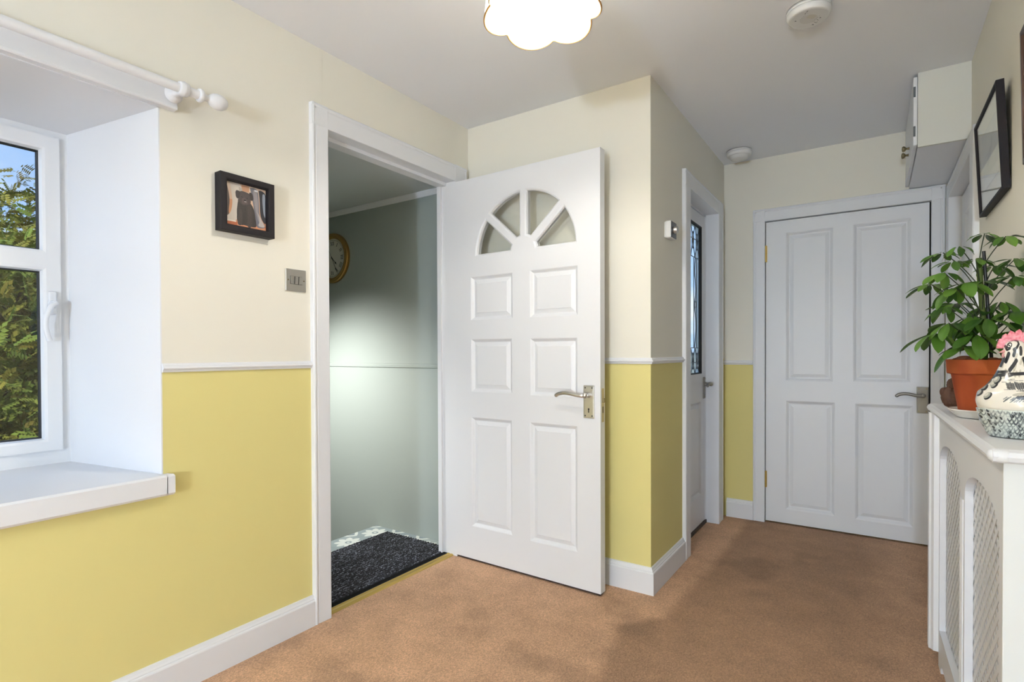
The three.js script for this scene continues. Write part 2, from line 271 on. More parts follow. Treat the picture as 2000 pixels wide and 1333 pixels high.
// ------------------------------------------------------------------ door furniture
function lever(parent, x, y, dir, mat, o = {}) {              // plate centred at (x,y) on the door face z=0, lever towards dir
  const g = sub('door_handle', parent, x, y, 0), w = o.w ?? 0.027, h0 = o.h0 ?? 0.104, h1 = o.h1 ?? 0.043;
  M('plate', [rb(-w, -h0, 0, w, h1, 0.006, 0.0022), rb(-w + 0.0045, -h0 + 0.0045, 0.005, w - 0.0045, h1 - 0.0045, 0.0075, 0.0012)], mat, g);
  const L = o.len ?? 0.142, z = 0.05;
  M('lever', [rod([0, 0, 0.004], [0, 0, 0.03], 0.0115, 0.0105, 20), new THREE.SphereGeometry(0.0125, 18, 12).translate(0, 0, 0.044),
    tube([[0, 0, 0.026], [0, 0, 0.04], [dir * 0.012, -0.001, z], [dir * 0.035, 0.001, z + 0.003], [dir * L * 0.5, 0.007, z + 0.004], [dir * L * 0.75, 0.008, z + 0.002], [dir * L * 0.95, 0.001, z], [dir * L, -0.004, z]], 0.0088, 40, 14),
    new THREE.SphereGeometry(0.0088, 14, 10).translate(dir * L, -0.004, z)], mat, g);
  if (o.key !== false) M('keyhole', [new THREE.CylinderGeometry(0.0042, 0.0042, 0.001, 16).rotateX(Math.PI / 2).translate(0, -0.063, 0.0075), bx(-0.0024, -0.079, 0.007, 0.0024, -0.063, 0.008)], mt.black, g);
  for (const [sx, sy] of [[-1, h1 - 0.011], [1, h1 - 0.011], [-1, -h0 + 0.011], [1, -h0 + 0.011]])
    M('screw', [new THREE.CylinderGeometry(0.0032, 0.0036, 0.0018, 12).rotateX(Math.PI / 2).translate(sx * (w - 0.01), sy, 0.0078)], o.screw ?? mt.agedBrass, g);
  return g;
}
const darkScrew = std({ color: C(0.10, 0.10, 0.11), metalness: 1, roughness: 0.5 });

// ------------------------------------------------------------------ door_1: the open white door with the fanlight
{
  const Wd = 0.844, Hd = 1.981, T = 0.044, root = G('door_1', 0.0185, 0.012, Z2 + 0.0005); root.rotation.y = -Math.atan2(0.0203, 0.844);
  const fx = 0.4315, fy = 1.574, R = 0.296;
  const sector = (a0, a1, d, h0, h1) => {                     // pane opening between spokes; d = inset
    const r0 = 0.068 + d * 1.2, r1 = R - d, pts = [], m = (h, r) => Math.asin(Math.min(1, (h + d) / r));
    const s = (r) => a0 + m(h0, r), e = (r) => a1 - m(h1, r), N = 14;
    for (let i = 0; i <= N; i++) { const a = mix(s(r1), e(r1), i / N); pts.push([fx + r1 * Math.cos(a), fy + r1 * Math.sin(a)]); }
    for (let i = 0; i <= 5; i++) { const a = mix(e(r0), s(r0), i / 5); pts.push([fx + r0 * Math.cos(a), fy + r0 * Math.sin(a)]); }
    return pts;
  };
  const A = 42 * Math.PI / 180, secs = [[0, A, 0, 0.013], [A, Math.PI / 2, 0.013, 0.012], [Math.PI / 2, Math.PI - A, 0.012, 0.013], [Math.PI - A, Math.PI, 0.013, 0]];
  const yo = -0.012, panels = [[0.105, 1.257, 0.37, 1.482], [0.472, 1.257, 0.732, 1.484], [0.106, 0.886, 0.366, 1.159], [0.474, 0.882, 0.730, 1.156], [0.106, 0.183, 0.364, 0.753], [0.471, 0.177, 0.728, 0.752]].map(([a, b, c, d]) => [a, b + yo, c, d + yo]);
  const sh = S2(rect(0, 0, Wd, Hd)); for (const p of panels) sh.holes.push(hole(rect(...p))); for (const q of secs) sh.holes.push(hole(sector(q[0], q[1], 0, q[2], q[3])));
  M('door_leaf', slab(sh, T), mt.white, root);
  for (const p of panels) M('panel', fieldPanel(...p, T), mt.white, root);
  for (const q of secs) {
    const P0 = sector(q[0], q[1], 0, q[2], q[3]), P1 = sector(q[0], q[1], 0.007, q[2], q[3]), P2 = sector(q[0], q[1], 0.010, q[2], q[3]), z = (P, zz) => P.map(([x, y]) => [x, y, zz]);
    const pane = M('pane', slab(S2(P0), 0.004).translate(0, 0, -0.02), mt.clear, root);
    M('glazing_bead', geoFrom([...rings([z(P0, 0), z(P1, -0.004), z(P2, -0.012), z(P2, -0.02)]), ...rings([z(P2, -0.024), z(P1, -T + 0.004), z(P0, -T)])]), mt.white, pane);
  }
  lever(root, 0.7895, 0.885, -1, mt.steel, { len: 0.142, screw: darkScrew });
  const lp = sub('latch_plate', root, Wd, 0.84, -T / 2);
  M('edge_plate', [rb(-0.001, -0.075, -0.011, 0.0012, 0.075, 0.011, 0.0008)], std({ color: C(0.55, 0.48, 0.33), metalness: 0.8, roughness: 0.5 }), lp);
  M('latch_bolt', [rb(0, 0.012, -0.006, 0.011, 0.032, 0.006, 0.002)], mt.agedBrass, lp);
  M('lock_slot', [bx(0.0005, -0.034, -0.004, 0.002, -0.006, 0.004)], mt.black, lp);
  M('bottom_edge', [bx(0.005, -0.006, -T + 0.004, Wd - 0.004, 0.0005, -0.003)], std({ color: C(0.05, 0.03, 0.03), roughness: 0.9 }), root);
  struct(root, 'open white six-panel door with a four-pane fanlight and lever handle', 'door');
}
// ------------------------------------------------------------------ door_2: recessed glazed door in the passage
{
  const x = W1 - 0.064, root = G('door_2', x, 0, D2A); root.rotation.y = Math.PI / 2;      // local x runs towards -z, local z towards +x
  const Wd = D2A - D2B, Hd = D2T - 0.008, T = 0.04, gl = [0.085, 0.953, Wd - 0.085, 1.865], pn = [0.1, 0.2, Wd - 0.1, 0.78];
  const sh = S2(rect(0.002, 0.022, Wd - 0.012, Hd - 0.01)); sh.holes.push(hole(rect(...gl)), hole(rect(...pn)));
  M('door_leaf', slab(sh, T), mt.white, root);
  M('panel', fieldPanel(...pn, T), mt.white, root);
  const [a, b, c, d] = gl, L = (e, z) => [[a + e, b + e, z], [c - e, b + e, z], [c - e, d - e, z], [a + e, d - e, z]];
  const pane = M('pane', [bx(a, b, -0.024, c, d, -0.018)], mt.frosted, root);
  M('glazing_bead', geoFrom(rings([L(0, 0), L(0.006, -0.004), L(0.008, -0.018)])), mt.gasket, pane);
  const z = -0.0165, came = (pts, w = 0.0028) => tube(pts.map(([X, Y]) => [X, Y, z]), w, Math.max(2, pts.length * 6), 6), list = [], cx = (a + c) / 2;
  for (const X of [a + 0.06, a + 0.12, c - 0.12, c - 0.06, cx]) list.push(rod([X, b + 0.16, z], [X, d - 0.2, z], 0.0026, 0.0026, 6));
  for (const Y of [b + 0.16, d - 0.2, b + 0.07, d - 0.09]) list.push(rod([a, Y, z], [c, Y, z], 0.0026, 0.0026, 6));
  const loop = (X, Y, rx, ry) => { const p = []; for (let i = 0; i <= 16; i++) { const t = i / 16 * 2 * Math.PI; p.push([X + rx * Math.cos(t), Y + ry * Math.sin(t)]); } return came(p); };
  for (const X of [a + 0.05, a + 0.14, cx, c - 0.14, c - 0.05]) {
    for (const [y0, y1] of [[b, b + 0.16], [d - 0.2, d]]) { list.push(came([[X - 0.045, y0], [X - 0.008, (y0 + y1) / 2], [X - 0.045, y1]]), came([[X + 0.045, y0], [X + 0.008, (y0 + y1) / 2], [X + 0.045, y1]]), loop(X, (y0 + y1) / 2, 0.018, 0.05)); }
  }
  for (const X of [a + 0.09, c - 0.09]) { list.push(loop(X, (b + d) / 2 - 0.03, 0.018, 0.022)); list.push(came([[X - 0.015, b + 0.16], [X + 0.015, b + 0.3], [X - 0.012, b + 0.42], [X + 0.012, b + 0.52], [X - 0.012, b + 0.62], [X, d - 0.2]])); }
  M('lead_came', list, mt.lead, pane);
  lever(root, Wd - 0.043, 0.885, -1, mt.dullSteel, { w: 0.02, h0: 0.09, h1: 0.045, len: 0.1 });
  M('weather_bar', [bx(0, 0, -T, Wd, 0.02, 0.008)], std({ color: C(0.06, 0.045, 0.035), roughness: 0.7 }), root);
  struct(root, 'recessed white door with a tall leaded glass panel', 'door');
}
// ------------------------------------------------------------------ door_3: closed four-panel door at the end
{
  const root = G('door_3', D3A, 0.01, -L2 - 0.002), Wd = D3B - D3A, T = 0.04, o = D3A;
  const pan = [[1.405, 0.906, 1.659, 1.832], [1.761, 0.910, 2.035, 1.835], [1.4055, 0.098, 1.67, 0.781], [1.773, 0.096, 2.049, 0.781]].map(([a, b, c, d]) => [a - o, b - 0.01, c - o, d - 0.01]);
  const sh = S2(rect(0.004, 0, Wd - 0.007, D3T - 0.015)); for (const p of pan) sh.holes.push(hole(rect(...p)));
  M('door_leaf', slab(sh, T), mt.white, root);
  for (const p of pan) M('panel', fieldPanel(...p, T, true), mt.white, root);
  lever(root, 2.0895 - o, 0.832, -1, mt.dullSteel, { len: 0.118, key: false, w: 0.0265, h0: 0.1, h1: 0.047 });
  for (const [y0, y1] of [[1.657, 1.762], [0.223, 0.327]]) {
    const list = [rod([0.003, y0 - 0.01, 0.005], [0.003, y1 - 0.01, 0.005], 0.0055, 0.0055, 12), bx(0.004, y0 - 0.01, 0.0005, 0.011, y1 - 0.01, 0.002)];
    for (let k = 1; k < 5; k++) { const y = mix(y0, y1, k / 5) - 0.01; list.push(rod([0.003, y - 0.001, 0.005], [0.003, y + 0.001, 0.005], 0.0062, 0.0062, 12)); }
    M('hinge', list, mt.brass, root);
  }
  M('gap_shade_panel', [bx(-0.012, -0.01, -0.09, Wd + 0.012, D3T, -0.06)], mt.dark, root);  // dark panel added behind the leaf: gap shade as colour, stops light leaking
  struct(root, 'closed white four-panel door with brass hinges at the end', 'door');
}
// ------------------------------------------------------------------ door_4: right-hand door in the corner
{
  const root = G('door_4', W2 + 0.036, 0.01, D4B); root.rotation.y = -Math.PI / 2;       // local x towards +z, local z towards -x
  const Wd = D4A - D4B, T = 0.04, pan = [[0.1, 0.95, 0.35, 1.78], [0.43, 0.95, 0.68, 1.78], [0.1, 0.12, 0.35, 0.75], [0.43, 0.12, 0.68, 0.75]];
  const sh = S2(rect(0.005, 0, Wd - 0.005, D4T - 0.016)); for (const p of pan) sh.holes.push(hole(rect(...p)));
  M('door_leaf', slab(sh, T), mt.white, root);
  for (const p of pan) M('panel', fieldPanel(...p, T, true), mt.white, root);
  M('gap_shade_panel', [bx(-0.012, -0.01, -0.075, Wd + 0.012, D4T, -0.05)], mt.dark, root);  // same added dark panel, colouring the gaps round this leaf as shade
  struct(root, 'closed white door behind the pot plant, seen edge on', 'door');
}

// ------------------------------------------------------------------ window_1
{
  const g = G('window_1'), x0 = -0.56, xf = -0.5;
  // plastered white reveal boards and soffit
  const rv = 0.004;
  M('reveal', [prof([[0, 0], [0, -rv], [xf, 0.081 - rv], [xf, 0.081]], [0, WY0, WZ0 + rv], [0, WY1, WZ0 + rv], [1, 0, 0], [0, 0, 1])], mt.white, g);
  M('reveal', [prof([[0, 0], [0, rv], [xf, -0.081 + rv], [xf, -0.081]], [0, WY0, WZ1 - rv], [0, WY1, WZ1 - rv], [1, 0, 0], [0, 0, 1])], mt.white, g);
  M('soffit', [bx(xf, WY1 - rv, WZ0, 0, WY1, WZ1)], mt.white, g);
  const za = WZ0 + 0.087, zb = WZ1 - 0.087, y0 = WY0, y1 = WY1 - 0.006;
  // outer frame
  const fr = S2(rect(za - 0.01, y0 - 0.01, zb + 0.01, y1 + 0.01)), sw = 0.022;
  const zm = (za + zb) / 2;
  fr.holes.push(hole(rect(za + sw, 0.755, zm - 0.02, 1.839)), hole(rect(zm + 0.02, 0.755, zb - sw, 1.839)));
  M('window_frame', slabX(fr, 0.06, xf), mt.upvc, g);
  for (const [s0, s1] of [[za + sw, zm - 0.02], [zm + 0.02, zb - sw]]) {
    const sa = sub('sash', g), pr = 0.012, P1 = [1.448, 1.787], P2 = [0.799, 1.373], gz = 0.053;
    const outer = (zz, e) => rect(s0 + e, 0.755 + e, s1 - e, 1.839 - e);
    const sh = S2(rect(s0 + 0.001, 0.756, s1 - 0.001, 1.838)); for (const [b, t] of [P1, P2]) sh.holes.push(hole(rect(s0 + gz - 0.012, b - 0.012, s1 - gz + 0.012, t + 0.012)));
    M('sash_frame', slabX(sh, 0.05, xf + pr), mt.upvc, sa);
    for (const [b, t] of [P1, P2]) {
      const L = (e, x) => [[x, b + e, s0 + gz + e], [x, b + e, s1 - gz - e], [x, t - e, s1 - gz - e], [x, t - e, s0 + gz + e]];
      M('glazing_bead', geoFrom(rings([L(-0.012, xf + pr), L(-0.004, xf + pr - 0.003), L(0, xf - 0.008), L(0, xf - 0.014)])), mt.upvc, sa);
      M('gasket', geoFrom(rings([L(0, xf - 0.010), L(0.003, xf - 0.013), L(0.0035, xf - 0.03)])), mt.gasket, sa);
      M('pane', [bx(xf - 0.024, b - 0.006, s0 + gz - 0.006, xf - 0.018, t + 0.006, s1 - gz + 0.006)], mt.pane, sa);
    }
  }
  // locking handle on the stile, moulded white
  const h = sub('window_handle', g, xf + 0.012, 1.255, za + sw + 0.027);
  M('handle_base', [rb(0, -0.03, -0.011, 0.012, 0.05, 0.011, 0.005, 3)], mt.upvc, h);
  M('handle_grip', [new THREE.CylinderGeometry(0.012, 0.014, 0.024, 18).rotateZ(-Math.PI / 2).translate(0.02, 0.005, 0), tube([[0.03, 0.01, -0.004], [0.034, 0.0, 0.008], [0.034, -0.03, 0.022], [0.031, -0.07, 0.026], [0.027, -0.1, 0.02], [0.024, -0.12, 0.014]], 0.0085, 30, 12)], mt.upvc, h);
  M('handle_lock', [new THREE.CylinderGeometry(0.004, 0.004, 0.002, 12).rotateZ(Math.PI / 2).translate(0.0325, 0.004, -0.002)], mt.black, h);
  // sill board with a bevelled nosing
  M('window_sill', [prof([[xf + 0.0, -0.03], [0.001, -0.03], [0.001, -0.065], [0.026, -0.065], [0.032, -0.058], [0.032, -0.006], [0.026, 0], [xf + 0.0, 0]], [0, WY0, WZ0 - 0.0], [0, WY0, WZ1], [1, 0, 0], [0, 1, 0]),
    prof([[0.001, -0.065], [0.026, -0.065], [0.032, -0.058], [0.032, -0.006], [0.026, 0], [0.001, 0]], [0, WY0, WZ0 - 0.012], [0, WY0, WZ0 + 0.002], [1, 0, 0], [0, 1, 0], -0.3)], mt.white, g);
  struct(g, 'deep-set white window with two glazed sashes, white reveal and sill', 'window');
}
{ // unseen window added behind the viewer to bring in more daylight
  const g = G('window_2', 1.3, 0.95, ZB + 0.05), sh = S2(rect(-0.75, -0.65, 0.75, 0.65)); for (const s of [-1, 1]) sh.holes.push(hole(rect(s > 0 ? 0.03 : -0.69, -0.59, s > 0 ? 0.69 : -0.03, 0.59)));
  M('window_frame', slab(sh, 0.06), mt.upvc, g); for (const s of [-1, 1]) M('pane', [new THREE.PlaneGeometry(0.68, 1.2).translate(s * 0.36, 0, -0.03)], mt.clear, g);
  struct(g, 'plain white two-light window added unseen in the near wall for daylight', 'window');
}
// ------------------------------------------------------------------ mounting board and curtain pole over the window
tag(M('mounting_board', [prof([[0, 0], [0.024, 0], [0.0268, 0.003], [0.0268, 0.008], [0.024, 0.010], [0.024, 0.07], [0, 0.07]], [0, 1.8645, 1.513], [0, 1.8645, 2.85], [1, 0, 0], [0, 1, 0])], mt.white), 'long flat white board fixed above the window behind the curtain pole', 'board');
{
  const y = 1.911, x = 0.083, t = G('curtain_pole', 0, y, 1.522);
  M('pole', [rod([x, 0, -0.06], [x, 0, 1.33], 0.0142, 0.0142, 24)], mt.white, t);
  const b = sub('bracket', t);
  M('wall_rose', [lathe([[0, 0], [0.024, 0], [0.026, 0.003], [0.026, 0.008], [0.022, 0.011], [0.023, 0.015], [0.018, 0.02], [0.013, 0.026], [0.0125, 0.05], [0, 0.05]], [1, 0, 0], [0.0242, -0.004, 0.004])], mt.white, b);
  M('pole_ring', [lathe([[0.0142, -0.014], [0.019, -0.014], [0.021, -0.009], [0.021, -0.004], [0.0235, 0], [0.021, 0.004], [0.021, 0.009], [0.019, 0.014], [0.0142, 0.014]], [0, 0, 1], [x, 0, 0])], mt.white, b);
  M('finial', [lathe([[0.0142, 0.012], [0.019, 0.012], [0.021, 0.008], [0.021, 0.002], [0.018, -0.002], [0.012, -0.006], [0.010, -0.014], [0.010, -0.020], [0.015, -0.024], [0.0205, -0.032], [0.0245, -0.044], [0.025, -0.054], [0.0225, -0.066], [0.016, -0.076], [0.007, -0.081], [0, -0.082]], [0, 0, 1], [x, 0, -0.056])], mt.white, t);
  tag(t, 'white wooden curtain pole with ball finial above the window', 'curtain pole');
}
// ------------------------------------------------------------------ framed puppy picture
const puppy = canvasTex(512, 512, (c, w) => {
  c.scale(w / 100, w / 100); let g = c.createLinearGradient(0, 0, 0, 100); g.addColorStop(0, '#cdb9a6'); g.addColorStop(0.5, '#c7a489'); g.addColorStop(1, '#b3785a'); c.fillStyle = g; c.fillRect(0, 0, 100, 100);
  const P = (col, q) => { const n = q.length >> 1, x = (i) => q[2 * (i % n)], y = (i) => q[2 * (i % n) + 1]; c.fillStyle = col; c.beginPath(); c.moveTo((x(n - 1) + x(0)) / 2, (y(n - 1) + y(0)) / 2); for (let i = 0; i < n; i++) c.quadraticCurveTo(x(i), y(i), (x(i) + x(i + 1)) / 2, (y(i) + y(i + 1)) / 2); c.closePath(); c.fill(); };
  c.fillStyle = '#b98c6c'; c.fillRect(40, 2, 18, 14); c.fillStyle = '#c08a64'; c.fillRect(10, 40, 22, 35);
  c.fillStyle = '#b4653f'; c.fillRect(0, 88, 100, 12); c.fillStyle = '#d08f68'; c.fillRect(30, 90, 70, 10);
  P('#8a7465', [0, 0, 4, 40, 2, 86, 0, 92, 0, 92, 0, 40, 0, 0]); P('#4d4039', [5, 0, 14, 40, 10, 66, 12, 76, 4, 88, 0, 88, 6, 40, 5, 0]);
  P('#c9c0b6', [13, 2, 30, 0, 42, 6, 40, 40, 30, 66, 30, 76, 28, 86, 10, 90, 2, 88, 4, 80, 16, 70, 20, 40, 13, 2]); P('#aaa096', [34, 8, 42, 10, 42, 16, 36, 40, 30, 60, 28, 60, 27, 66, 34, 40, 34, 8]);
  c.fillStyle = '#e0d8cc'; c.fillRect(3, 86, 24, 3);
  P('#6d6d76', [60, 4, 70, 2, 80, 6, 82, 40, 82, 62, 90, 78, 98, 88, 90, 93, 72, 92, 70, 50, 60, 4]); P('#8f8a8c', [68, 8, 74, 6, 78, 12, 80, 46, 80, 62, 86, 76, 92, 84, 82, 80, 78, 72, 70, 40, 68, 8]);
  P('#b5aeaa', [78, 56, 84, 66, 92, 80, 97, 88, 88, 90, 78, 88, 84, 78, 78, 56]); c.fillStyle = '#d8d8dc'; c.fillRect(71, 6, 8, 4);
  P('#33343a', [81, 6, 88, 4, 100, 10, 100, 40, 100, 84, 90, 76, 84, 60, 84, 30, 81, 6]); P('#8f97a3', [91, 12, 95, 10, 98, 14, 97, 40, 98, 70, 93, 60, 91, 40, 90, 24, 91, 12]);
  // puppy
  P('#38322f', [32, 36, 44, 30, 58, 36, 70, 50, 74, 78, 76, 92, 66, 94, 40, 92, 28, 88, 30, 60, 32, 36]);
  P('#322c2a', [31, 44, 42, 40, 50, 44, 52, 70, 52, 90, 40, 94, 33, 92, 28, 70, 31, 44]); P('#403835', [54, 48, 60, 44, 64, 52, 66, 74, 63, 95, 58, 97, 53, 94, 55, 70, 54, 48]);
  P('#403835', [34, 60, 38, 56, 42, 62, 42, 80, 40, 94, 34, 95, 30, 92, 32, 76, 34, 60]);
  P('#453c3b', [33, 28, 36, 16, 48, 16, 60, 18, 62, 30, 62, 42, 52, 46, 42, 48, 36, 42, 33, 38, 33, 28]);
  P('#2f2829', [26, 22, 28, 16, 38, 18, 36, 26, 34, 36, 27, 34, 26, 22]); P('#352d2d', [58, 16, 64, 14, 68, 22, 68, 32, 62, 34, 60, 26, 58, 16]);
  P('#564a47', [41, 34, 46, 29, 53, 34, 56, 42, 48, 45, 40, 44, 41, 34]);
  c.fillStyle = '#15100f'; for (const [x, y] of [[42, 29], [54, 30]]) { c.beginPath(); c.ellipse(x, y, 1.8, 1.4, 0, 0, 7); c.fill(); } c.beginPath(); c.ellipse(48, 36, 2.6, 1.9, 0, 0, 7); c.fill();
  c.fillStyle = '#a69a98'; c.beginPath(); c.ellipse(49, 38.6, 2.8, 1.1, 0, 0, 7); c.fill(); c.fillStyle = '#d8d0cf'; c.fillRect(42.4, 28.4, 0.6, 0.6); c.fillRect(54.4, 29.4, 0.6, 0.6);
  let s = 7; const r = () => (s = (s * 16807) % 2147483647) / 2147483647; c.lineWidth = 0.35;
  for (let i = 0; i < 900; i++) { const x = 30 + r() * 44, y = 18 + r() * 76; c.strokeStyle = r() > 0.5 ? 'rgba(110,98,94,.22)' : 'rgba(18,14,14,.22)'; c.beginPath(); c.moveTo(x, y); c.lineTo(x + (r() - 0.5) * 2, y + 2.2 * r()); c.stroke(); }
});
const rectUv = (x0, y0, x1, y1, z) => { const g = new THREE.PlaneGeometry(x1 - x0, y1 - y0); g.translate((x0 + x1) / 2, (y0 + y1) / 2, z); return g; };
function pictureFrame(root, w, h, bw, depth, mat) {           // centred, face towards local +z, back at z = 0
  const q = (d, z) => [[-w / 2 + d, -h / 2 + d, z], [w / 2 - d, -h / 2 + d, z], [w / 2 - d, h / 2 - d, z], [-w / 2 + d, h / 2 - d, z]];
  M('frame', geoFrom(rings([q(bw, 0), q(0, 0), q(0, depth - 0.0015), q(0.0015, depth), q(bw * 0.8, depth), q(bw, depth - 0.003), q(bw, 0)])), mat, root);
}
{
  const t = G('picture_frame', 0.001, 1.608, 1.2865); t.rotation.y = Math.PI / 2; t.rotation.order = 'YXZ';
  const w = 0.197, h = 0.197, bw = 0.023;
  pictureFrame(t, w, h, bw, 0.038, mt.blackFrame);
  M('print', [rectUv(-w / 2 + bw - 0.002, -h / 2 + bw - 0.002, w / 2 - bw + 0.002, h / 2 - bw + 0.002, 0.018)], std({ map: puppy, roughness: 0.35 }), t);
  M('backing', [bx(-w / 2 + 0.004, -h / 2 + 0.004, 0, w / 2 - 0.004, h / 2 - 0.004, 0.015)], mt.blackFrame, t);
  tag(t, 'small square black frame with a puppy among boots, beside the window', 'picture');
}
// ------------------------------------------------------------------ light switch
{
  const t = G('light_switch', 0, 1.371, 1.0795); t.rotation.y = Math.PI / 2;
  M('switch_plate', [rb(-0.0445, -0.043, 0, 0.0445, 0.043, 0.007, 0.003, 3)], mt.brushed, t);
  for (const k of [-1, 0, 1]) {
    M('rocker', [prof([[0, -0.0145], [0.0085, -0.0145], [0.0105, 0.0145], [0, 0.0145]], [k * 0.0175 - 0.0072, 0, 0.001], [k * 0.0175 + 0.0072, 0, 0.001], [0, 0, 1], [0, 1, 0])], mt.brushed, t);
    M('rocker_gap', [bx(k * 0.0175 - 0.0083, -0.0156, 0.0068, k * 0.0175 + 0.0083, 0.0156, 0.0074)], mt.black, t);
  }
  for (const k of [-1, 1]) M('screw', [new THREE.CylinderGeometry(0.0028, 0.0028, 0.0012, 12).rotateX(Math.PI / 2).translate(k * 0.034, 0, 0.0074)], mt.agedBrass, t);
  tag(t, 'brushed steel triple light switch beside the porch doorway', 'light switch');
}
// ------------------------------------------------------------------ thermostat
{
  const t = G('thermostat', W1, 1.671, -0.2275); t.rotation.y = Math.PI / 2;
  M('back_plate', [rb(-0.039, -0.037, 0, 0.039, 0.037, 0.005, 0.002)], mt.plastic, t);
  M('body', [rb(-0.0425, -0.041, 0.004, 0.0425, 0.041, 0.033, 0.007, 4)], mt.plastic, t);
  M('face', [rb(-0.0385, -0.038, 0.030, 0.0385, 0.038, 0.0345, 0.002, 2)], mt.glossDark, t);
  M('dial', [lathe([[0, 0], [0.017, 0], [0.0175, 0.003], [0.0165, 0.017], [0.015, 0.0185], [0, 0.0185]], [0, 0, 1], [0, 0.0, 0.034])], std({ color: C(0.62, 0.61, 0.58), metalness: 0.9, roughness: 0.35 }), t);
  tag(t, 'small white thermostat with dark face and silver dial', 'thermostat');
}
// ------------------------------------------------------------------ smoke alarms
const alarmPrint = canvasTex(512, 512, (c) => {
  c.fillStyle = '#dcdbd7'; c.fillRect(0, 0, 512, 512); c.fillStyle = '#cfcdc8'; c.beginPath(); c.arc(256, 256, 120, 0, 7); c.fill(); c.fillStyle = '#c9c5b8'; c.fillRect(150, 196, 90, 120);
  c.fillStyle = '#333'; const tri = (x, y, s) => { c.beginPath(); c.moveTo(x, y - s); c.lineTo(x + s, y + s * 0.8); c.lineTo(x - s, y + s * 0.8); c.fill(); };
  tri(372, 96, 17); tri(330, 420, 15); tri(196, 106, 15); c.strokeStyle = '#444'; c.lineWidth = 7; c.beginPath(); c.moveTo(240, 130); c.lineTo(262, 88); c.moveTo(290, 82); c.lineTo(322, 84); c.lineTo(306, 128); c.stroke();
  c.strokeStyle = '#888'; c.lineWidth = 4; for (let i = 0; i < 5; i++) { c.beginPath(); c.moveTo(150 + i * 34, 150 + (i % 2) * 6); c.lineTo(172 + i * 34, 150 - (i % 2) * 6); c.stroke(); c.beginPath(); c.moveTo(110 + i * 40, 380); c.lineTo(136 + i * 40, 378); c.stroke(); }
  c.fillStyle = '#555'; c.fillRect(70, 400, 34, 12); c.fillRect(120, 396, 30, 10);
});
function alarm(label, x, z, r, printed) {
  const t = G('smoke_alarm', x, H, z);
  M('ceiling_base', [lathe([[0, 0], [r, 0], [r, -0.010], [r * 0.97, -0.012], [0, -0.012]], [0, 1, 0], [0, 0, 0], 56)], mt.plastic, t);
  M('cover', [lathe([[r * 0.95, -0.012], [r * 0.985, -0.014], [r * 0.985, -0.022], [r * 0.93, -0.031], [r * 0.86, -0.034], [r * (printed ? 0.6 : 0.72), -0.035], [r * (printed ? 0.58 : 0.70), printed ? -0.034 : -0.048], [r * 0.5, printed ? -0.0345 : -0.051], [0, printed ? -0.0345 : -0.052]], [0, 1, 0], [0, 0, 0], 56)], mt.plastic, t);
  if (printed) M('printed_label', [new THREE.CircleGeometry(r * 0.84, 48).rotateX(Math.PI / 2).rotateY(2.3).translate(0, -0.0362, 0)], std({ map: alarmPrint, roughness: 0.5 }), t);
  return tag(t, label, 'smoke alarm');
}
alarm('round white smoke alarm with printed black marks on the ceiling near the lamp', 1.668, 0.128, 0.072, true);
alarm('plain white stepped smoke alarm in the far ceiling corner', 1.172, -1.195, 0.072, false);

// ------------------------------------------------------------------ pendant lamps
function pendant(label, x, z, P) {
  const t = G('pendant_lamp', x, 0, z), R = 0.163, yr = 2.025, yt = 2.19;
  const th0 = Math.atan2(-0.83, -0.5576) + 0.31;               // a notch of the scalloped rim sits here
  const surf = (off) => (u, v) => {
    const a = u * 2 * Math.PI, s = Math.abs(Math.sin(3 * (a - th0))), tt = 1 - v;
    let r = 0.03 + (R - 0.03) * Math.sin(Math.pow(tt, 0.72) * Math.PI / 2); const lob = Math.pow(s, 0.75);
    r *= 1 - 0.13 * tt * (1 - lob); const y = yt - (yt - yr) * Math.pow(tt, 1.25) - 0.016 * tt * tt * tt * lob + 0.010 * tt * tt;
    return [(r + off) * Math.cos(a), y + off * 0.6, (r + off) * Math.sin(a)];
  };
  M('lamp_shade', [grid(144, 28, surf(0))], mt.shade, t);
  const rim = []; for (let i = 0; i < 144; i++) rim.push(V(...surf(0.001)(i / 144, 0)));
  M('shade_rim', [tube(rim, 0.003, 288, 6, true)], mt.shadeRim, t);
  M('lamp_holder', [lathe([[0, 0.05], [0.012, 0.05], [0.016, 0.03], [0.032, 0.02], [0.034, 0], [0.022, -0.004], [0.019, -0.05], [0, -0.05]], [0, 1, 0], [0, yt, 0])], mt.white, t);
  M('cord', [rod([0, yt + 0.045, 0], [0, H - 0.015, 0], 0.0035, 0.0035, 10)], mt.white, t);
  M('ceiling_rose', [lathe([[0, 0], [0.045, 0], [0.046, -0.006], [0.036, -0.018], [0.012, -0.026], [0, -0.026]], [0, 1, 0], [0, H, 0])], mt.white, t);
  const b = M('bulb', [lathe([[0.012, 0.055], [0.014, 0.04], [0.024, 0.015], [0.028, -0.004], [0.024, -0.02], [0.013, -0.029], [0, -0.032]].reverse(), [0, 1, 0], [0, 2.072, 0], 28)], mt.bulb, t);
  const l = new THREE.PointLight(P.color, P.power); l.name = 'lamp_light'; l.position.set(0, 2.072, 0); l.shadow.radius = 1.3; t.add(l);
  return tag(t, label, 'lamp');
}
pendant('frilled white glass pendant lamp glowing at the top of the hall', 1.1, 1.055, PENDANT);
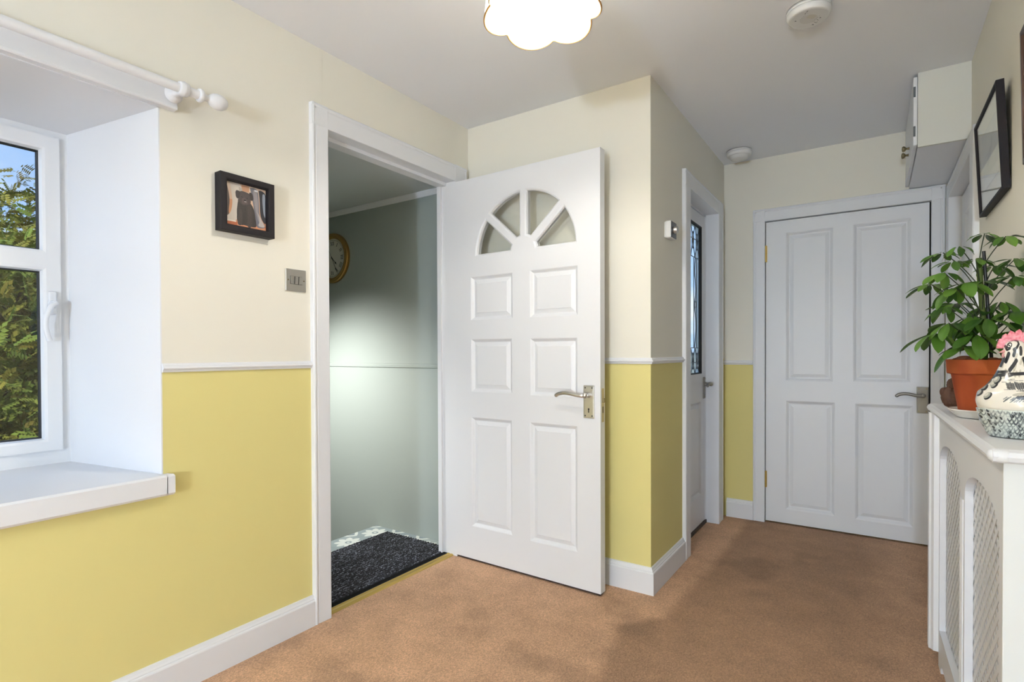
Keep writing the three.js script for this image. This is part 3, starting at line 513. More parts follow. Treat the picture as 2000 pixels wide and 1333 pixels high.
{ // unseen globe lamp added near the front wall to brighten the hall
  const t = G('added_floor_lamp', 1.9, 0, 5.4), y = 0.95;
  M('base', [lathe([[0, 0], [0.13, 0], [0.13, 0.012], [0.02, 0.03], [0, 0.03]], [0, 1, 0], [0, 0, 0])], mt.brushed, t);
  M('pole', [rod([0, 0.02, 0], [0, y - 0.11, 0], 0.011)], mt.brushed, t);
  M('globe', [new THREE.SphereGeometry(0.12, 40, 28).translate(0, y, 0)], mt.globe, t);
  const l = new THREE.PointLight(PENDANT2.color, PENDANT2.power); l.position.set(0, y, 0); l.shadow.radius = 5; t.add(l);
  tag(t, 'added out-of-view standing globe lamp that fills the hall with light', 'lamp');
}

// ------------------------------------------------------------------ porch beyond the doorway
{
  const y = 2.03;
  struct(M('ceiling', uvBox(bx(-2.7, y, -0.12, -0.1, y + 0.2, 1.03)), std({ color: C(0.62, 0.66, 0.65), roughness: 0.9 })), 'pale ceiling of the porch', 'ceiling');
  struct(M('wall_porch_right', uvBox(bx(-2.7, -2.6, -0.12, -0.1, y, 0.01)), mt.sage), 'grey green porch wall carrying the round clock', 'wall');
  trim([prof([[0, 0], [0.006, 0], [0.02, 0.024], [0.02, 0.03], [0, 0.03]], [-2.7, 2.0, 0.01], [-0.1, 2.0, 0.01], [0, 0, 1], [0, 1, 0])], 'narrow white cornice strip at the porch ceiling');
  struct(M('trim_' + (++trimN), [prof([[0, 0], [0.005, 0.0], [0.012, 0.003], [0.012, 0.010], [0.008, 0.014], [0.008, 0.02], [0.003, 0.028], [0, 0.028]], [-2.7, 0.999, 0.01], [-0.1, 0.999, 0.01], [0, 0, 1], [0, 1, 0])], mt.sage), 'grey green dado rail along the porch wall', 'trim');
  struct(M('wall_porch_left', uvBox(merge([bx(-2.7, -2.6, 0.965, -0.1, y, 1.03)])), mt.sage), 'porch wall opposite the clock', 'wall');
  struct(M('wall_porch_front', uvBox(merge([bx(-2.8, -2.6, -0.12, -2.7, y, 0.2), bx(-2.8, -2.6, 0.9, -2.7, y, 1.03), bx(-2.8, 0.95, 0.2, -2.7, y, 0.9)])), mt.sage), 'far porch wall around the open entrance', 'wall');
  const st = G('porch_stairs'); for (let k = 0; k < 6; k++) M('step', [rb(-0.745 - 0.24 * (k + 1), -0.19 * (k + 1) - 0.19, 0.012, -0.745 - 0.24 * k, -0.19 * (k + 1), 0.963, 0.006)], std({ color: C(0.5, 0.5, 0.47), roughness: 0.7 }), st);
  struct(st, 'steps going down from the porch landing', 'stairs');
  // printed floor tiles of the landing
  const prints = [0, 1, 2].map((k) => canvasTex(256, 256, (c) => {
    c.fillStyle = ['#9aa6a8', '#a9b2b1', '#939fa4'][k]; c.fillRect(0, 0, 256, 256); c.translate(128, 128); const pale = '#dfe3dd';
    for (let i = 0; i < 8; i++) { c.save(); c.rotate(i * Math.PI / 4 + (k === 1 ? Math.PI / 8 : 0)); c.fillStyle = pale; c.beginPath(); c.moveTo(0, -14); c.bezierCurveTo(34, -50, 30, -84, 0, -104); c.bezierCurveTo(-30, -84, -34, -50, 0, -14); c.fill(); c.restore(); }
    c.fillStyle = '#8a979c'; c.beginPath(); c.arc(0, 0, 24, 0, 7); c.fill(); c.fillStyle = pale; c.beginPath(); c.arc(0, 0, 12, 0, 7); c.fill();
    for (let i = 0; i < 4; i++) { c.save(); c.rotate(i * Math.PI / 2); c.fillStyle = pale; c.beginPath(); c.moveTo(128, 128); c.lineTo(128, 62); c.quadraticCurveTo(86, 86, 62, 128); c.fill(); c.fillStyle = '#8f9ba0'; c.beginPath(); c.moveTo(128, 128); c.lineTo(128, 92); c.quadraticCurveTo(104, 104, 92, 128); c.fill(); c.restore(); }
  }));
  const tm = prints.map((m) => std({ map: m, roughness: 0.45 })), fl = G('floor_porch'), S = 0.2;
  M('landing', [bx(-0.742, -0.16, 0.01, -0.06, -0.006, 0.963)], std({ color: C(0.5, 0.5, 0.48) }), fl);
  for (let i = 0; i < 5; i++) for (let j = 0; j < 6; j++) {
    const x1 = -0.742 + S * i, z1 = 0.0105 + S * j, x2 = Math.min(x1 + S - 0.0012, -0.076), z2 = Math.min(z1 + S - 0.0012, 0.962); if (x2 - x1 < 0.01 || z2 - z1 < 0.02) continue;
    const g = bx(x1, -0.006, z1, x2, 0, z2), p = g.attributes.position, uv = g.attributes.uv; for (let q = 0; q < p.count; q++) uv.setXY(q, (p.getX(q) - x1) / S, (p.getZ(q) - z1) / S);
    M('tile', g, tm[(i * 2 + j * 3) % 3], fl);
  }
  struct(fl, 'porch landing laid with grey and white patterned tiles', 'floor');
  // doormat: ribbed grey carpet strip mat on a black backing
  const mat = G('doormat', -0.332, 0, 0.49), mw = 0.506, ml = 0.845;
  M('rubber_backing', [rb(-mw / 2, 0.0005, -ml / 2, mw / 2, 0.005, ml / 2, 0.002)], mt.rubber, mat);
  const matTex = dataTex(512, 1024, (u, v) => { const gr = Math.abs(Math.sin(Math.PI * 26 * u)), n = noise.noise(u * 160, v * 75, 3.1) + 0.6 * noise.noise(u * 80, v * 30, 5.7), w = sstep(0.0, 0.5, n) * (0.25 + 0.75 * gr), b = fbm(u * 4, v * 6, 2.5, 3), s = (0.17 + 0.14 * b + 0.42 * w + 0.10 * (rnd() - 0.5)) * (0.5 + 0.5 * Math.sqrt(gr)); return [s * 0.97, s, s * 1.1]; }, true);
  const mm = std({ map: matTex, roughness: 1 }), ribs = 26;
  for (let k = 0; k < ribs; k++) {
    const x0 = -mw / 2 + mw * k / ribs, x1 = x0 + mw / ribs;
    const g = grid(5, 190, (u, v) => { const x = mix(x0, x1, u), z = mix(-ml / 2 + 0.003, ml / 2 - 0.003, v), e = Math.sin(u * Math.PI); return [x, 0.004 + 0.0065 * e * (0.95 + 0.75 * noise.noise(k * 7.3, z * 110, 1.1)) + 0.0015 * noise.noise(x * 300, z * 300, 4), z]; }, (u, v) => [(k + u) / ribs, v]);
    M('rib', g, mm, mat);
  }
  tag(mat, 'grey flecked ribbed doormat on the patterned porch tiles', 'doormat');
  // threshold: black rubber seal and brass carpet bar
  const th = G('threshold_strip', 0, 0, 0);
  M('rubber_seal', [prof([[-0.078, 0], [-0.078, 0.004], [-0.07, 0.007], [-0.042, 0.007], [-0.042, 0]], [0, 0, Z2], [0, 0, Z1], [1, 0, 0], [0, 1, 0])], mt.rubber, th);
  M('brass_bar', [prof([[-0.042, 0], [-0.042, 0.008], [-0.036, 0.0095], [-0.03, 0.0065], [-0.022, 0.0065], [-0.016, 0.009], [-0.006, 0.004], [-0.004, 0]], [0, 0, Z2], [0, 0, Z1], [1, 0, 0], [0, 1, 0])], mt.brass, th);
  tag(th, 'brass carpet bar with black rubber strip across the porch threshold', 'threshold');
}
{ // made-up spot lamp, out of view, that makes the bright patch on the clock wall
  const t = G('added_porch_lamp', -1.1, 1.24, 0.962), aim = V(0.18, -0.72, -0.95).normalize();
  M('wall_plate', [new THREE.CylinderGeometry(0.045, 0.045, 0.012, 28).rotateX(Math.PI / 2).translate(0, 0, -0.006)], mt.white, t);
  M('arm', [rod([0, 0, -0.01], [0, 0, -0.07], 0.008)], mt.white, t);
  M('lamp_shade', [lathe([[0.0, -0.045], [0.028, -0.045], [0.036, -0.03], [0.046, 0.03], [0.044, 0.03], [0.034, -0.028], [0.0, -0.04]], aim.toArray(), [0, 0, -0.075])], mt.white, t);
  const b = V(0, 0, -0.075).addScaledVector(aim, 0.012);
  M('bulb', [new THREE.CylinderGeometry(0.036, 0.036, 0.008, 28).applyQuaternion(new THREE.Quaternion().setFromUnitVectors(V(0, 1, 0), aim)).translate(b.x, b.y, b.z)], mt.bulb, t);
  const p = b.clone().addScaledVector(aim, 0.03), l = new THREE.SpotLight(PORCH_FILL.color, PORCH_FILL.power, 0, 0.98, 0.9); l.position.copy(p); l.target.position.copy(p.clone().add(aim)); l.shadow.radius = 2; t.add(l, l.target);
  tag(t, 'made-up white spot lamp out of view, brightening the clock wall', 'lamp');
}
// ------------------------------------------------------------------ clock in the porch
{
  const R = 0.166, t = G('wall_clock', -1.142, 1.722, 0.0105);
  M('clock_case', [lathe([[R, 0], [R, 0.012], [R - 0.003, 0.02], [R - 0.007, 0.024], [R - 0.012, 0.021], [R - 0.016, 0.026], [R - 0.021, 0.028], [R - 0.026, 0.025], [R - 0.032, 0.016], [R - 0.036, 0.013], [R - 0.036, 0.008], [0, 0.008]], [0, 0, 1], [0, 0, 0], 64)], mt.gold, t);
  const face = canvasTex(512, 512, (c) => {
    c.fillStyle = '#d8d3c4'; c.fillRect(0, 0, 512, 512); c.translate(256, 256); c.fillStyle = '#1d1c1a'; c.strokeStyle = '#1d1c1a';
    c.lineWidth = 1.5; c.beginPath(); c.arc(0, 0, 243, 0, 7); c.stroke(); c.beginPath(); c.arc(0, 0, 232, 0, 7); c.stroke();
    for (let i = 0; i < 60; i++) { c.save(); c.rotate(i * Math.PI / 30); c.fillRect(-1.2, -243, i % 5 ? 2 : 5, 11); c.restore(); }
    const N = ['XII', 'I', 'II', 'III', 'IIII', 'V', 'VI', 'VII', 'VIII', 'IX', 'X', 'XI']; c.font = 'bold 60px serif'; c.textAlign = 'center'; c.textBaseline = 'middle';
    N.forEach((s, i) => { c.save(); c.rotate(i * Math.PI / 6); c.translate(0, -192); c.scale(s.length > 3 ? 0.72 : 0.85, 1.05); c.fillText(s, 0, 0); c.restore(); });
  });
  M('clock_face', [new THREE.CircleGeometry(R - 0.036, 56).translate(0, 0, 0.0095)], std({ map: face, roughness: 0.5 }), t);
  const hand = (name, ang, len, w, tail) => { const g = new THREE.ExtrudeGeometry(S2([[-w * 0.5, -tail], [w * 0.5, -tail], [w * 0.45, len * 0.62], [w * 1.7, len * 0.72], [w * 0.5, len * 0.84], [0, len], [-w * 0.5, len * 0.84], [-w * 1.7, len * 0.72], [-w * 0.45, len * 0.62]]), { depth: 0.001, bevelEnabled: false }); g.rotateZ(-ang).translate(0, 0, 0.011); M(name, [g], mt.black, t); };
  hand('hour_hand', 4.45 / 12 * 2 * Math.PI, 0.066, 0.004, 0.012); hand('minute_hand', 25.5 / 60 * 2 * Math.PI, 0.112, 0.0026, 0.016);
  M('second_hand', [rod([-0.055, 0.095, 0.0135], [0.012, -0.02, 0.0135], 0.0007, 0.0007, 6), new THREE.CylinderGeometry(0.004, 0.004, 0.004, 14).rotateX(Math.PI / 2).translate(0, 0, 0.0125)], mt.black, t);
  tag(t, 'round gilt wall clock with Roman numerals in the porch', 'clock');
}
// ------------------------------------------------------------------ pictures on the right wall
const sketch = canvasTex(512, 400, (c) => {
  c.fillStyle = '#d9d6c6'; c.fillRect(0, 0, 512, 400); c.fillStyle = '#c9ccc4'; c.fillRect(92, 76, 328, 238); c.fillStyle = '#dcdcd6'; c.fillRect(92, 268, 328, 46);
  c.strokeStyle = '#8c8f8c'; c.lineWidth = 2; c.strokeRect(92, 76, 328, 238); c.lineWidth = 3; c.strokeStyle = '#70706c'; c.beginPath(); c.moveTo(92, 316); c.lineTo(420, 316); c.stroke();
  c.strokeStyle = 'rgba(90,94,92,.55)'; c.lineWidth = 4; c.beginPath(); c.moveTo(130, 200); c.bezierCurveTo(190, 150, 240, 220, 300, 150); c.bezierCurveTo(330, 120, 370, 140, 390, 110); c.stroke();
  c.fillStyle = 'rgba(110,116,112,.4)'; c.beginPath(); c.ellipse(240, 200, 60, 22, -0.4, 0, 7); c.fill(); c.beginPath(); c.ellipse(300, 170, 40, 16, -0.7, 0, 7); c.fill();
});
function wallPicture(label, x, y, z, w, h, bw, depth, tilt, frame) {
  const t = G('picture_frame', x, y, z); t.rotation.order = 'YXZ'; t.rotation.set(tilt, -Math.PI / 2, 0);
  pictureFrame(t, w, h, bw, depth, frame);
  M('print', [rectUv(-w / 2 + bw - 0.002, -h / 2 + bw - 0.002, w / 2 - bw + 0.002, h / 2 - bw + 0.002, depth - 0.008)], std({ map: sketch, roughness: 0.6 }), t);
  M('glass', [bx(-w / 2 + bw - 0.001, -h / 2 + bw - 0.001, depth - 0.006, w / 2 - bw + 0.001, h / 2 - bw + 0.001, depth - 0.0045)], mt.clear, t);
  M('backing', [bx(-w / 2 + 0.003, -h / 2 + 0.003, 0.001, w / 2 - 0.003, h / 2 - 0.003, depth - 0.009)], mt.blackFrame, t);
  return tag(t, label, 'picture');
}
wallPicture('thin black framed pale sketch tilting off the wall above the plant', W2 - 0.0105, 1.7415, -0.035, 0.43, 0.33, 0.011, 0.02, 0.05, mt.blackFrame);
wallPicture('brown framed picture at the photo\'s right edge, mostly cut off', W2 - 0.006, 1.745, 0.69, 0.5, 0.345, 0.016, 0.018, 0.02, mt.brownFrame);

// ------------------------------------------------------------------ wall cupboard over the right-hand door
{
  const x0 = 2.0245, y0 = 1.996, z0 = -L2, z1 = -0.655, t = G('wall_cupboard', 0, 0, 0);
  M('side_panel', [bx(x0, y0, z1 - 0.018, W2, H, z1)], std({ color: C(0.74, 0.735, 0.66), roughness: 0.7 }), t);
  M('bottom_panel', [bx(x0 + 0.001, y0, z0, W2, y0 + 0.016, z1 - 0.018)], mt.white, t);
  M('carcass', [bx(x0 + 0.012, y0 + 0.016, z0, W2, H, z1 - 0.018)], mt.white, t);
  const zm = (z0 + z1) / 2, top = H - 0.012;
  for (const [a, b, k] of [[z0 + 0.004, zm - 0.001, zm - 0.035], [zm + 0.001, z1 - 0.008, zm + 0.035]]) {
    const d = sub('door', t);
    M('door_board', [rb(x0 - 0.016, y0 + 0.012, a, x0 - 0.001, top, b, 0.002)], mt.white, d);
    M('knob', [lathe([[0, 0], [0.007, 0], [0.0055, 0.004], [0.005, 0.012], [0.0125, 0.018], [0.0145, 0.024], [0.012, 0.029], [0, 0.031]], [-1, 0, 0], [x0 - 0.016, 2.10 - (k < zm ? 0.012 : 0), k], 24)], mt.agedBrass, d);
  }
  for (const y of [2.07, 2.245]) M('hinge', [rod([x0 - 0.012, y - 0.022, z1 - 0.006], [x0 - 0.012, y + 0.022, z1 - 0.006], 0.004, 0.004, 10)], mt.lead, t);
  tag(t, 'white two-door cupboard high in the corner above the right-hand door', 'cupboard');
}
// ------------------------------------------------------------------ radiator cover
const RC = { x: 2.055, y: 0.9, d: 0.025 };
{
  const t = G('radiator_cover', RC.x, 0, 0); t.rotation.y = RC.d;                       // local z runs along the front, local x goes back to the wall
  const L = 0.945, D = 0.122, top = RC.y;
  const noseD = [[-0.016, 0], [0.118, 0], [0.118, 0.027], [-0.016, 0.027], [-0.024, 0.0225], [-0.028, 0.0135], [-0.024, 0.0045]];
  M('top_board', [prof(noseD, [0, top - 0.027, -0.095], [0, top - 0.027, L + 0.03], [1, 0, 0], [0, 1, 0]),
    prof([[-0.008, 0], [0.004, 0.0045], [0.008, 0.0135], [0.004, 0.0225], [-0.008, 0.027]], [-0.022, top - 0.027, L + 0.038], [0.118, top - 0.027, L + 0.038], [0, 0, 1], [0, 1, 0]),
    lathe([[0, -0.0135], [0.013, -0.0125], [0.019, -0.008], [0.021, 0], [0.019, 0.008], [0.013, 0.0125], [0, 0.0135]], [0, 1, 0], [-0.008, top - 0.0135, L + 0.026], 32)], mt.white, t);
  // front board with two arched openings, drawn in (z, y)
  const arch = (z0, z1, y0, ys, ya) => { const p = [[z0, y0], [z1, y0], [z1, ys]], n = 24, c = (z0 + z1) / 2, r = (z1 - z0) / 2; for (let i = 1; i < n; i++) { const a = i / n * Math.PI; p.push([c + r * Math.cos(a), ys + (ya - ys) * Math.pow(Math.sin(a), 0.85)]); } p.push([z0, ys]); return p; };
  const A1 = [0.006, 0.432], A2 = [0.508, 0.915], ph = S2([[-0.012, 0.0], [0.05, 0.0], [0.055, 0.02], [0.075, 0.035], [L - 0.09, 0.035], [L - 0.07, 0.02], [L - 0.06, 0.0], [L, 0.0], [L, top - 0.027], [-0.012, top - 0.027]]);
  ph.holes.push(hole(arch(...A1, 0.128, 0.705, 0.786)), hole(arch(...A2, 0.128, 0.705, 0.783)));
  const front = slab(ph, 0.018).rotateY(-Math.PI / 2);                                   // shape x -> z ; thickness along x
  M('front_board', front.translate(0.0, 0, 0).scale(1, 1, 1), mt.white, t);
  M('side_board', [rb(-0.001, 0.001, L - 0.004, D, top - 0.0275, L + 0.008, 0.002)], std({ color: C(0.80, 0.81, 0.78), roughness: 0.5 }), t);
  M('side_board', [bx(0.018, 0.001, -0.06, D, top - 0.0275, -0.045)], mt.white, t);
  // far corner post with flutes, a fluted strip between the arches
  M('corner_post', [prof([[-0.026, -0.06], [-0.026, -0.045], [-0.022, -0.043], [-0.026, -0.041], [-0.026, -0.03], [-0.02, -0.026], [-0.014, -0.014], [0.0, -0.012], [0.02, -0.012], [0.02, -0.06]], [0, 0.045, 0], [0, top - 0.027, 0], [1, 0, 0], [0, 0, 1])], mt.white, t);
  const fl = []; for (let k = 0; k < 3; k++) fl.push(prof([[0, -0.0045], [-0.003, -0.0045], [-0.005, 0], [-0.003, 0.0045], [0, 0.0045]], [0.001, 0.05, 0.458 + k * 0.013], [0.001, 0.69, 0.458 + k * 0.013], [1, 0, 0], [0, 0, 1]));
  M('fluted_strip', fl, mt.white, t);
  for (const A of [A1, A2]) {
    const g = sub('lattice', t), z0 = A[0] - 0.02, z1 = A[1] + 0.02, y0 = 0.11, y1 = 0.80, pitch = 0.0277, s = Math.SQRT1_2;
    for (const dir of [1, -1]) {
      for (let k = -40; k < 60; k++) {
        // strip centre line  (y - y0) - dir * (z - zc) = k * pitch * sqrt2, clipped to the panel
        const c = k * pitch * Math.SQRT2, zc = (z0 + z1) / 2; let za = z0, zb = z1; const Y = (z) => y0 + c + dir * (z - zc), Z = (y) => zc + dir * (y - y0 - c);
        const lim = [Z(y0), Z(y1)].sort((a, b) => a - b); za = Math.max(za, lim[0]); zb = Math.min(zb, lim[1]); if (zb - za < 0.01) continue;
        const p = [za, Y(za)], q = [zb, Y(zb)], len = Math.hypot(q[0] - p[0], q[1] - p[1]);
        const m = M('lattice_strip', STRIP(dir), mt.white, g); m.scale.z = len; m.position.set(dir > 0 ? 0.0190 : 0.0202, (p[1] + q[1]) / 2, (p[0] + q[0]) / 2); m.rotation.x = -Math.atan2(q[1] - p[1], q[0] - p[0]);
      }
    }
  }
  tag(t, 'white radiator cover with two arched lattice panels against the right wall', 'radiator cover');
}
function STRIP() { return STRIP.g ??= bx(-0.0008, -0.0068, -0.5, 0.0008, 0.0068, 0.5); }

// ------------------------------------------------------------------ potted plant, saucer, ornament
{
  const px = 2.118, pz = 0.372, y0 = RC.y;
  const s = G('saucer', px, y0, pz);
  M('dish', [lathe([[0, 0.0005], [0.05, 0.0005], [0.055, 0.003], [0.075, 0.022], [0.0765, 0.025], [0.074, 0.0255], [0.07, 0.022], [0.054, 0.008], [0, 0.007]], [0, 1, 0], [0, 0, 0], 56)], mt.ceramicWhite, s);
  tag(s, 'white ceramic saucer under the terracotta pot', 'saucer');
  const t = G('potted_plant', px, y0 + 0.0075, pz);
  const b = -(y0 + 0.0075);
  M('pot', [lathe([[0, 0], [0.048, 0], [0.05, 0.003], [0.0675, 0.113], [0.0685, 0.115], [0.076, 0.117], [0.0775, 0.12], [0.0795, 0.155], [0.078, 0.157], [0.073, 0.157], [0.072, 0.154], [0.0655, 0.12], [0.06, 0.115], [0.0, 0.115]], [0, 1, 0], [0, 0, 0], 64)], mt.terracotta, t);
  M('soil', [lathe([[0, 0.152], [0.03, 0.151], [0.06, 0.149], [0.0712, 0.148]], [0, 1, 0], [0, 0, 0], 32)], mt.soil, t);
  const ch = []; for (let i = 0; i < 26; i++) { const a = rnd() * 6.28, r = 0.02 + 0.048 * Math.sqrt(rnd()), g = new THREE.IcosahedronGeometry(0.005 + 0.006 * rnd(), 1); g.scale(1.3, 0.8, 1).rotateY(rnd() * 6).translate(r * Math.cos(a), 0.154 + 0.002 * rnd(), r * Math.sin(a)); ch.push(g); }
  for (const [x, z, r] of [[-0.04, 0.02, 0.014], [-0.012, 0.03, 0.009], [0.02, 0.04, 0.008]]) { const g = new THREE.IcosahedronGeometry(r, 2); g.scale(1.5, 0.75, 1).translate(x, 0.157, z); ch.push(g); }
  const bark = M('bark_chips', ch, mt.chip, t); bark.userData.kind = 'stuff';
  M('stem', [tube([[0.006, 0.15, 0], [0.006, 0.20, 0], [0.001, 0.28, 0], [-0.004, 0.36, 0], [-0.008, 0.44, 0]], 0.0068, 30, 10)], mt.stem, t);
  M('cane', [rod([0.02, 0.15, 0.002], [0.002, 0.458, 0.002], 0.0042, 0.004, 10)], mt.black, t);
  // whorls: tip position (from the stem foot) and leaflet length
  const WH = [[0.004, 0.5065, -0.002, 0.036], [0.044, 0.4895, 0.028, 0.042], [-0.053, 0.4745, 0.018, 0.034], [-0.085, 0.4665, -0.022, 0.042], [-0.066, 0.4325, 0.028, 0.042], [-0.088, 0.4005, 0.048, 0.05], [0.062, 0.4265, 0.038, 0.05], [0.058, 0.3785, 0.048, 0.05], [-0.042, 0.3675, 0.058, 0.058], [-0.111, 0.3785, -0.042, 0.05], [-0.076, 0.3095, -0.032, 0.05], [-0.022, 0.2785, -0.002, 0.062], [0.001, 0.2685, 0.058, 0.066], [0.066, 0.2875, -0.002, 0.066], [-0.103, 0.2305, 0.018, 0.068], [-0.044, 0.1945, 0.058, 0.07], [-0.001, 0.3705, 0.048, 0.06], [-0.062, 0.3555, 0.058, 0.06], [0.064, 0.2595, -0.032, 0.06], [0.016, 0.3045, -0.032, 0.055], [0.042, 0.3165, -0.022, 0.05], [-0.05, 0.32, -0.045, 0.05], [0.03, 0.42, -0.04, 0.045], [0.075, 0.235, 0.02, 0.06], [0.05, 0.20, -0.05, 0.06], [-0.075, 0.26, 0.02, 0.058], [-0.02, 0.225, 0.06, 0.062], [-0.045, 0.245, -0.055, 0.055], [-0.02, 0.43, 0.05, 0.04]];
  const leafGeo = [0, 1, 2].map((k) => grid(6, 10, (u, v) => {
    const w = 0.205 * Math.pow(Math.sin(Math.PI * Math.pow(v, 1.25)), 0.7) * (v > 0.97 ? 0.6 : 1) + 0.006, x = (u - 0.5) * 2 * w, droop = -(0.10 + 0.10 * k) * v * v, fold = 0.10 * Math.abs(u - 0.5) * Math.sin(Math.PI * v);
    return [x, droop + fold + 0.02 * Math.sin(v * 7 + k * 2) * (u - 0.5), v];
  }));
  WH.forEach(([x, y, z, len], i) => {
    const L = sub('leaf', t, x, y, z), dir = Math.atan2(x, z), out = Math.hypot(x, z);
    const yb = clamp(y - 0.06 - out * 0.55, 0.165, 0.43), xb = mix(0.006, -0.008, (yb - 0.15) / 0.29);
    M('petiole', [tube([[xb - x, yb - y, -z], [(xb - x) * 0.5, (yb - y) * 0.42, -z * 0.5], [0, 0, 0]], 0.0014, 10, 6)], mt.petiole, L);
    const n = len < 0.04 ? 7 : 7 + (i % 2);
    for (let k = 0; k < n; k++) {
      const pivot = M('leaflet', leafGeo[(i + k) % 3], leafTones[(i * 2 + k * 3 + (len > 0.055 ? 2 : 0)) % 5], L);
      const a = k / n * 2 * Math.PI + i * 0.9, front = Math.cos(a - dir), l = len * (0.86 + 0.36 * (front * 0.5 + 0.5)) * (0.82 + 0.36 * rnd());
      pivot.scale.set(l, l, l); pivot.rotation.order = 'YXZ';
      pivot.rotation.set(0.02 + 0.55 * rnd() + (y < 0.32 ? 0.25 * rnd() : 0) + (i % 3 === 2 ? 0.25 : 0), a + (rnd() - 0.5) * 0.25, (rnd() - 0.5) * 0.7);
      const st = 0.010; pivot.position.set(Math.sin(a) * st, -0.001, Math.cos(a) * st);
    }
  });
  tag(t, 'green umbrella plant in a terracotta pot on the radiator cover', 'plant');
  // carved brown ornament behind the pot
  const o = G('ornament', 2.094, y0, 0.19);
  const body = grid(56, 40, (u, v) => {
    const a = u * 2 * Math.PI, b2 = (v - 0.5) * Math.PI, cu = Math.floor(v * 12) % 2 ? 0.5 : 0, s = Math.abs(Math.sin((u * 16 + cu) * Math.PI)) * Math.abs(Math.sin(v * 12 * Math.PI));
    const r = 1 + 0.07 * s + 0.03 * noise.noise(u * 30, v * 30, 2); return [0.046 * r * Math.cos(b2) * Math.cos(a), 0.042 + 0.042 * r * Math.sin(b2), 0.042 * r * Math.cos(b2) * Math.sin(a)];
  });
  M('body', [body], mt.ornament, o);
  const lump = (cx, cy, cz, rx, ry, rz, k) => grid(40, 28, (u, v) => { const a = u * 2 * Math.PI, b2 = (v - 0.5) * Math.PI, r = 1 + 0.11 * Math.abs(Math.sin(u * 9 * Math.PI + 5 * v)) * Math.cos(b2) + 0.08 * noise.noise(u * 18 + k, v * 16, 3); return [cx + rx * r * Math.cos(b2) * Math.cos(a), cy + ry * r * Math.sin(b2), cz + rz * r * Math.cos(b2) * Math.sin(a)]; });
  M('head', [lump(-0.016, 0.083, 0.008, 0.021, 0.023, 0.021, 1)], mt.ornament, o);
  M('tail', [lump(-0.030, 0.046, 0.012, 0.021, 0.032, 0.02, 5), lump(-0.046, 0.06, 0.012, 0.009, 0.014, 0.01, 9)], mt.ornament, o);
  tag(o, 'brown carved ornament half hidden behind the terracotta pot', 'ornament');
}
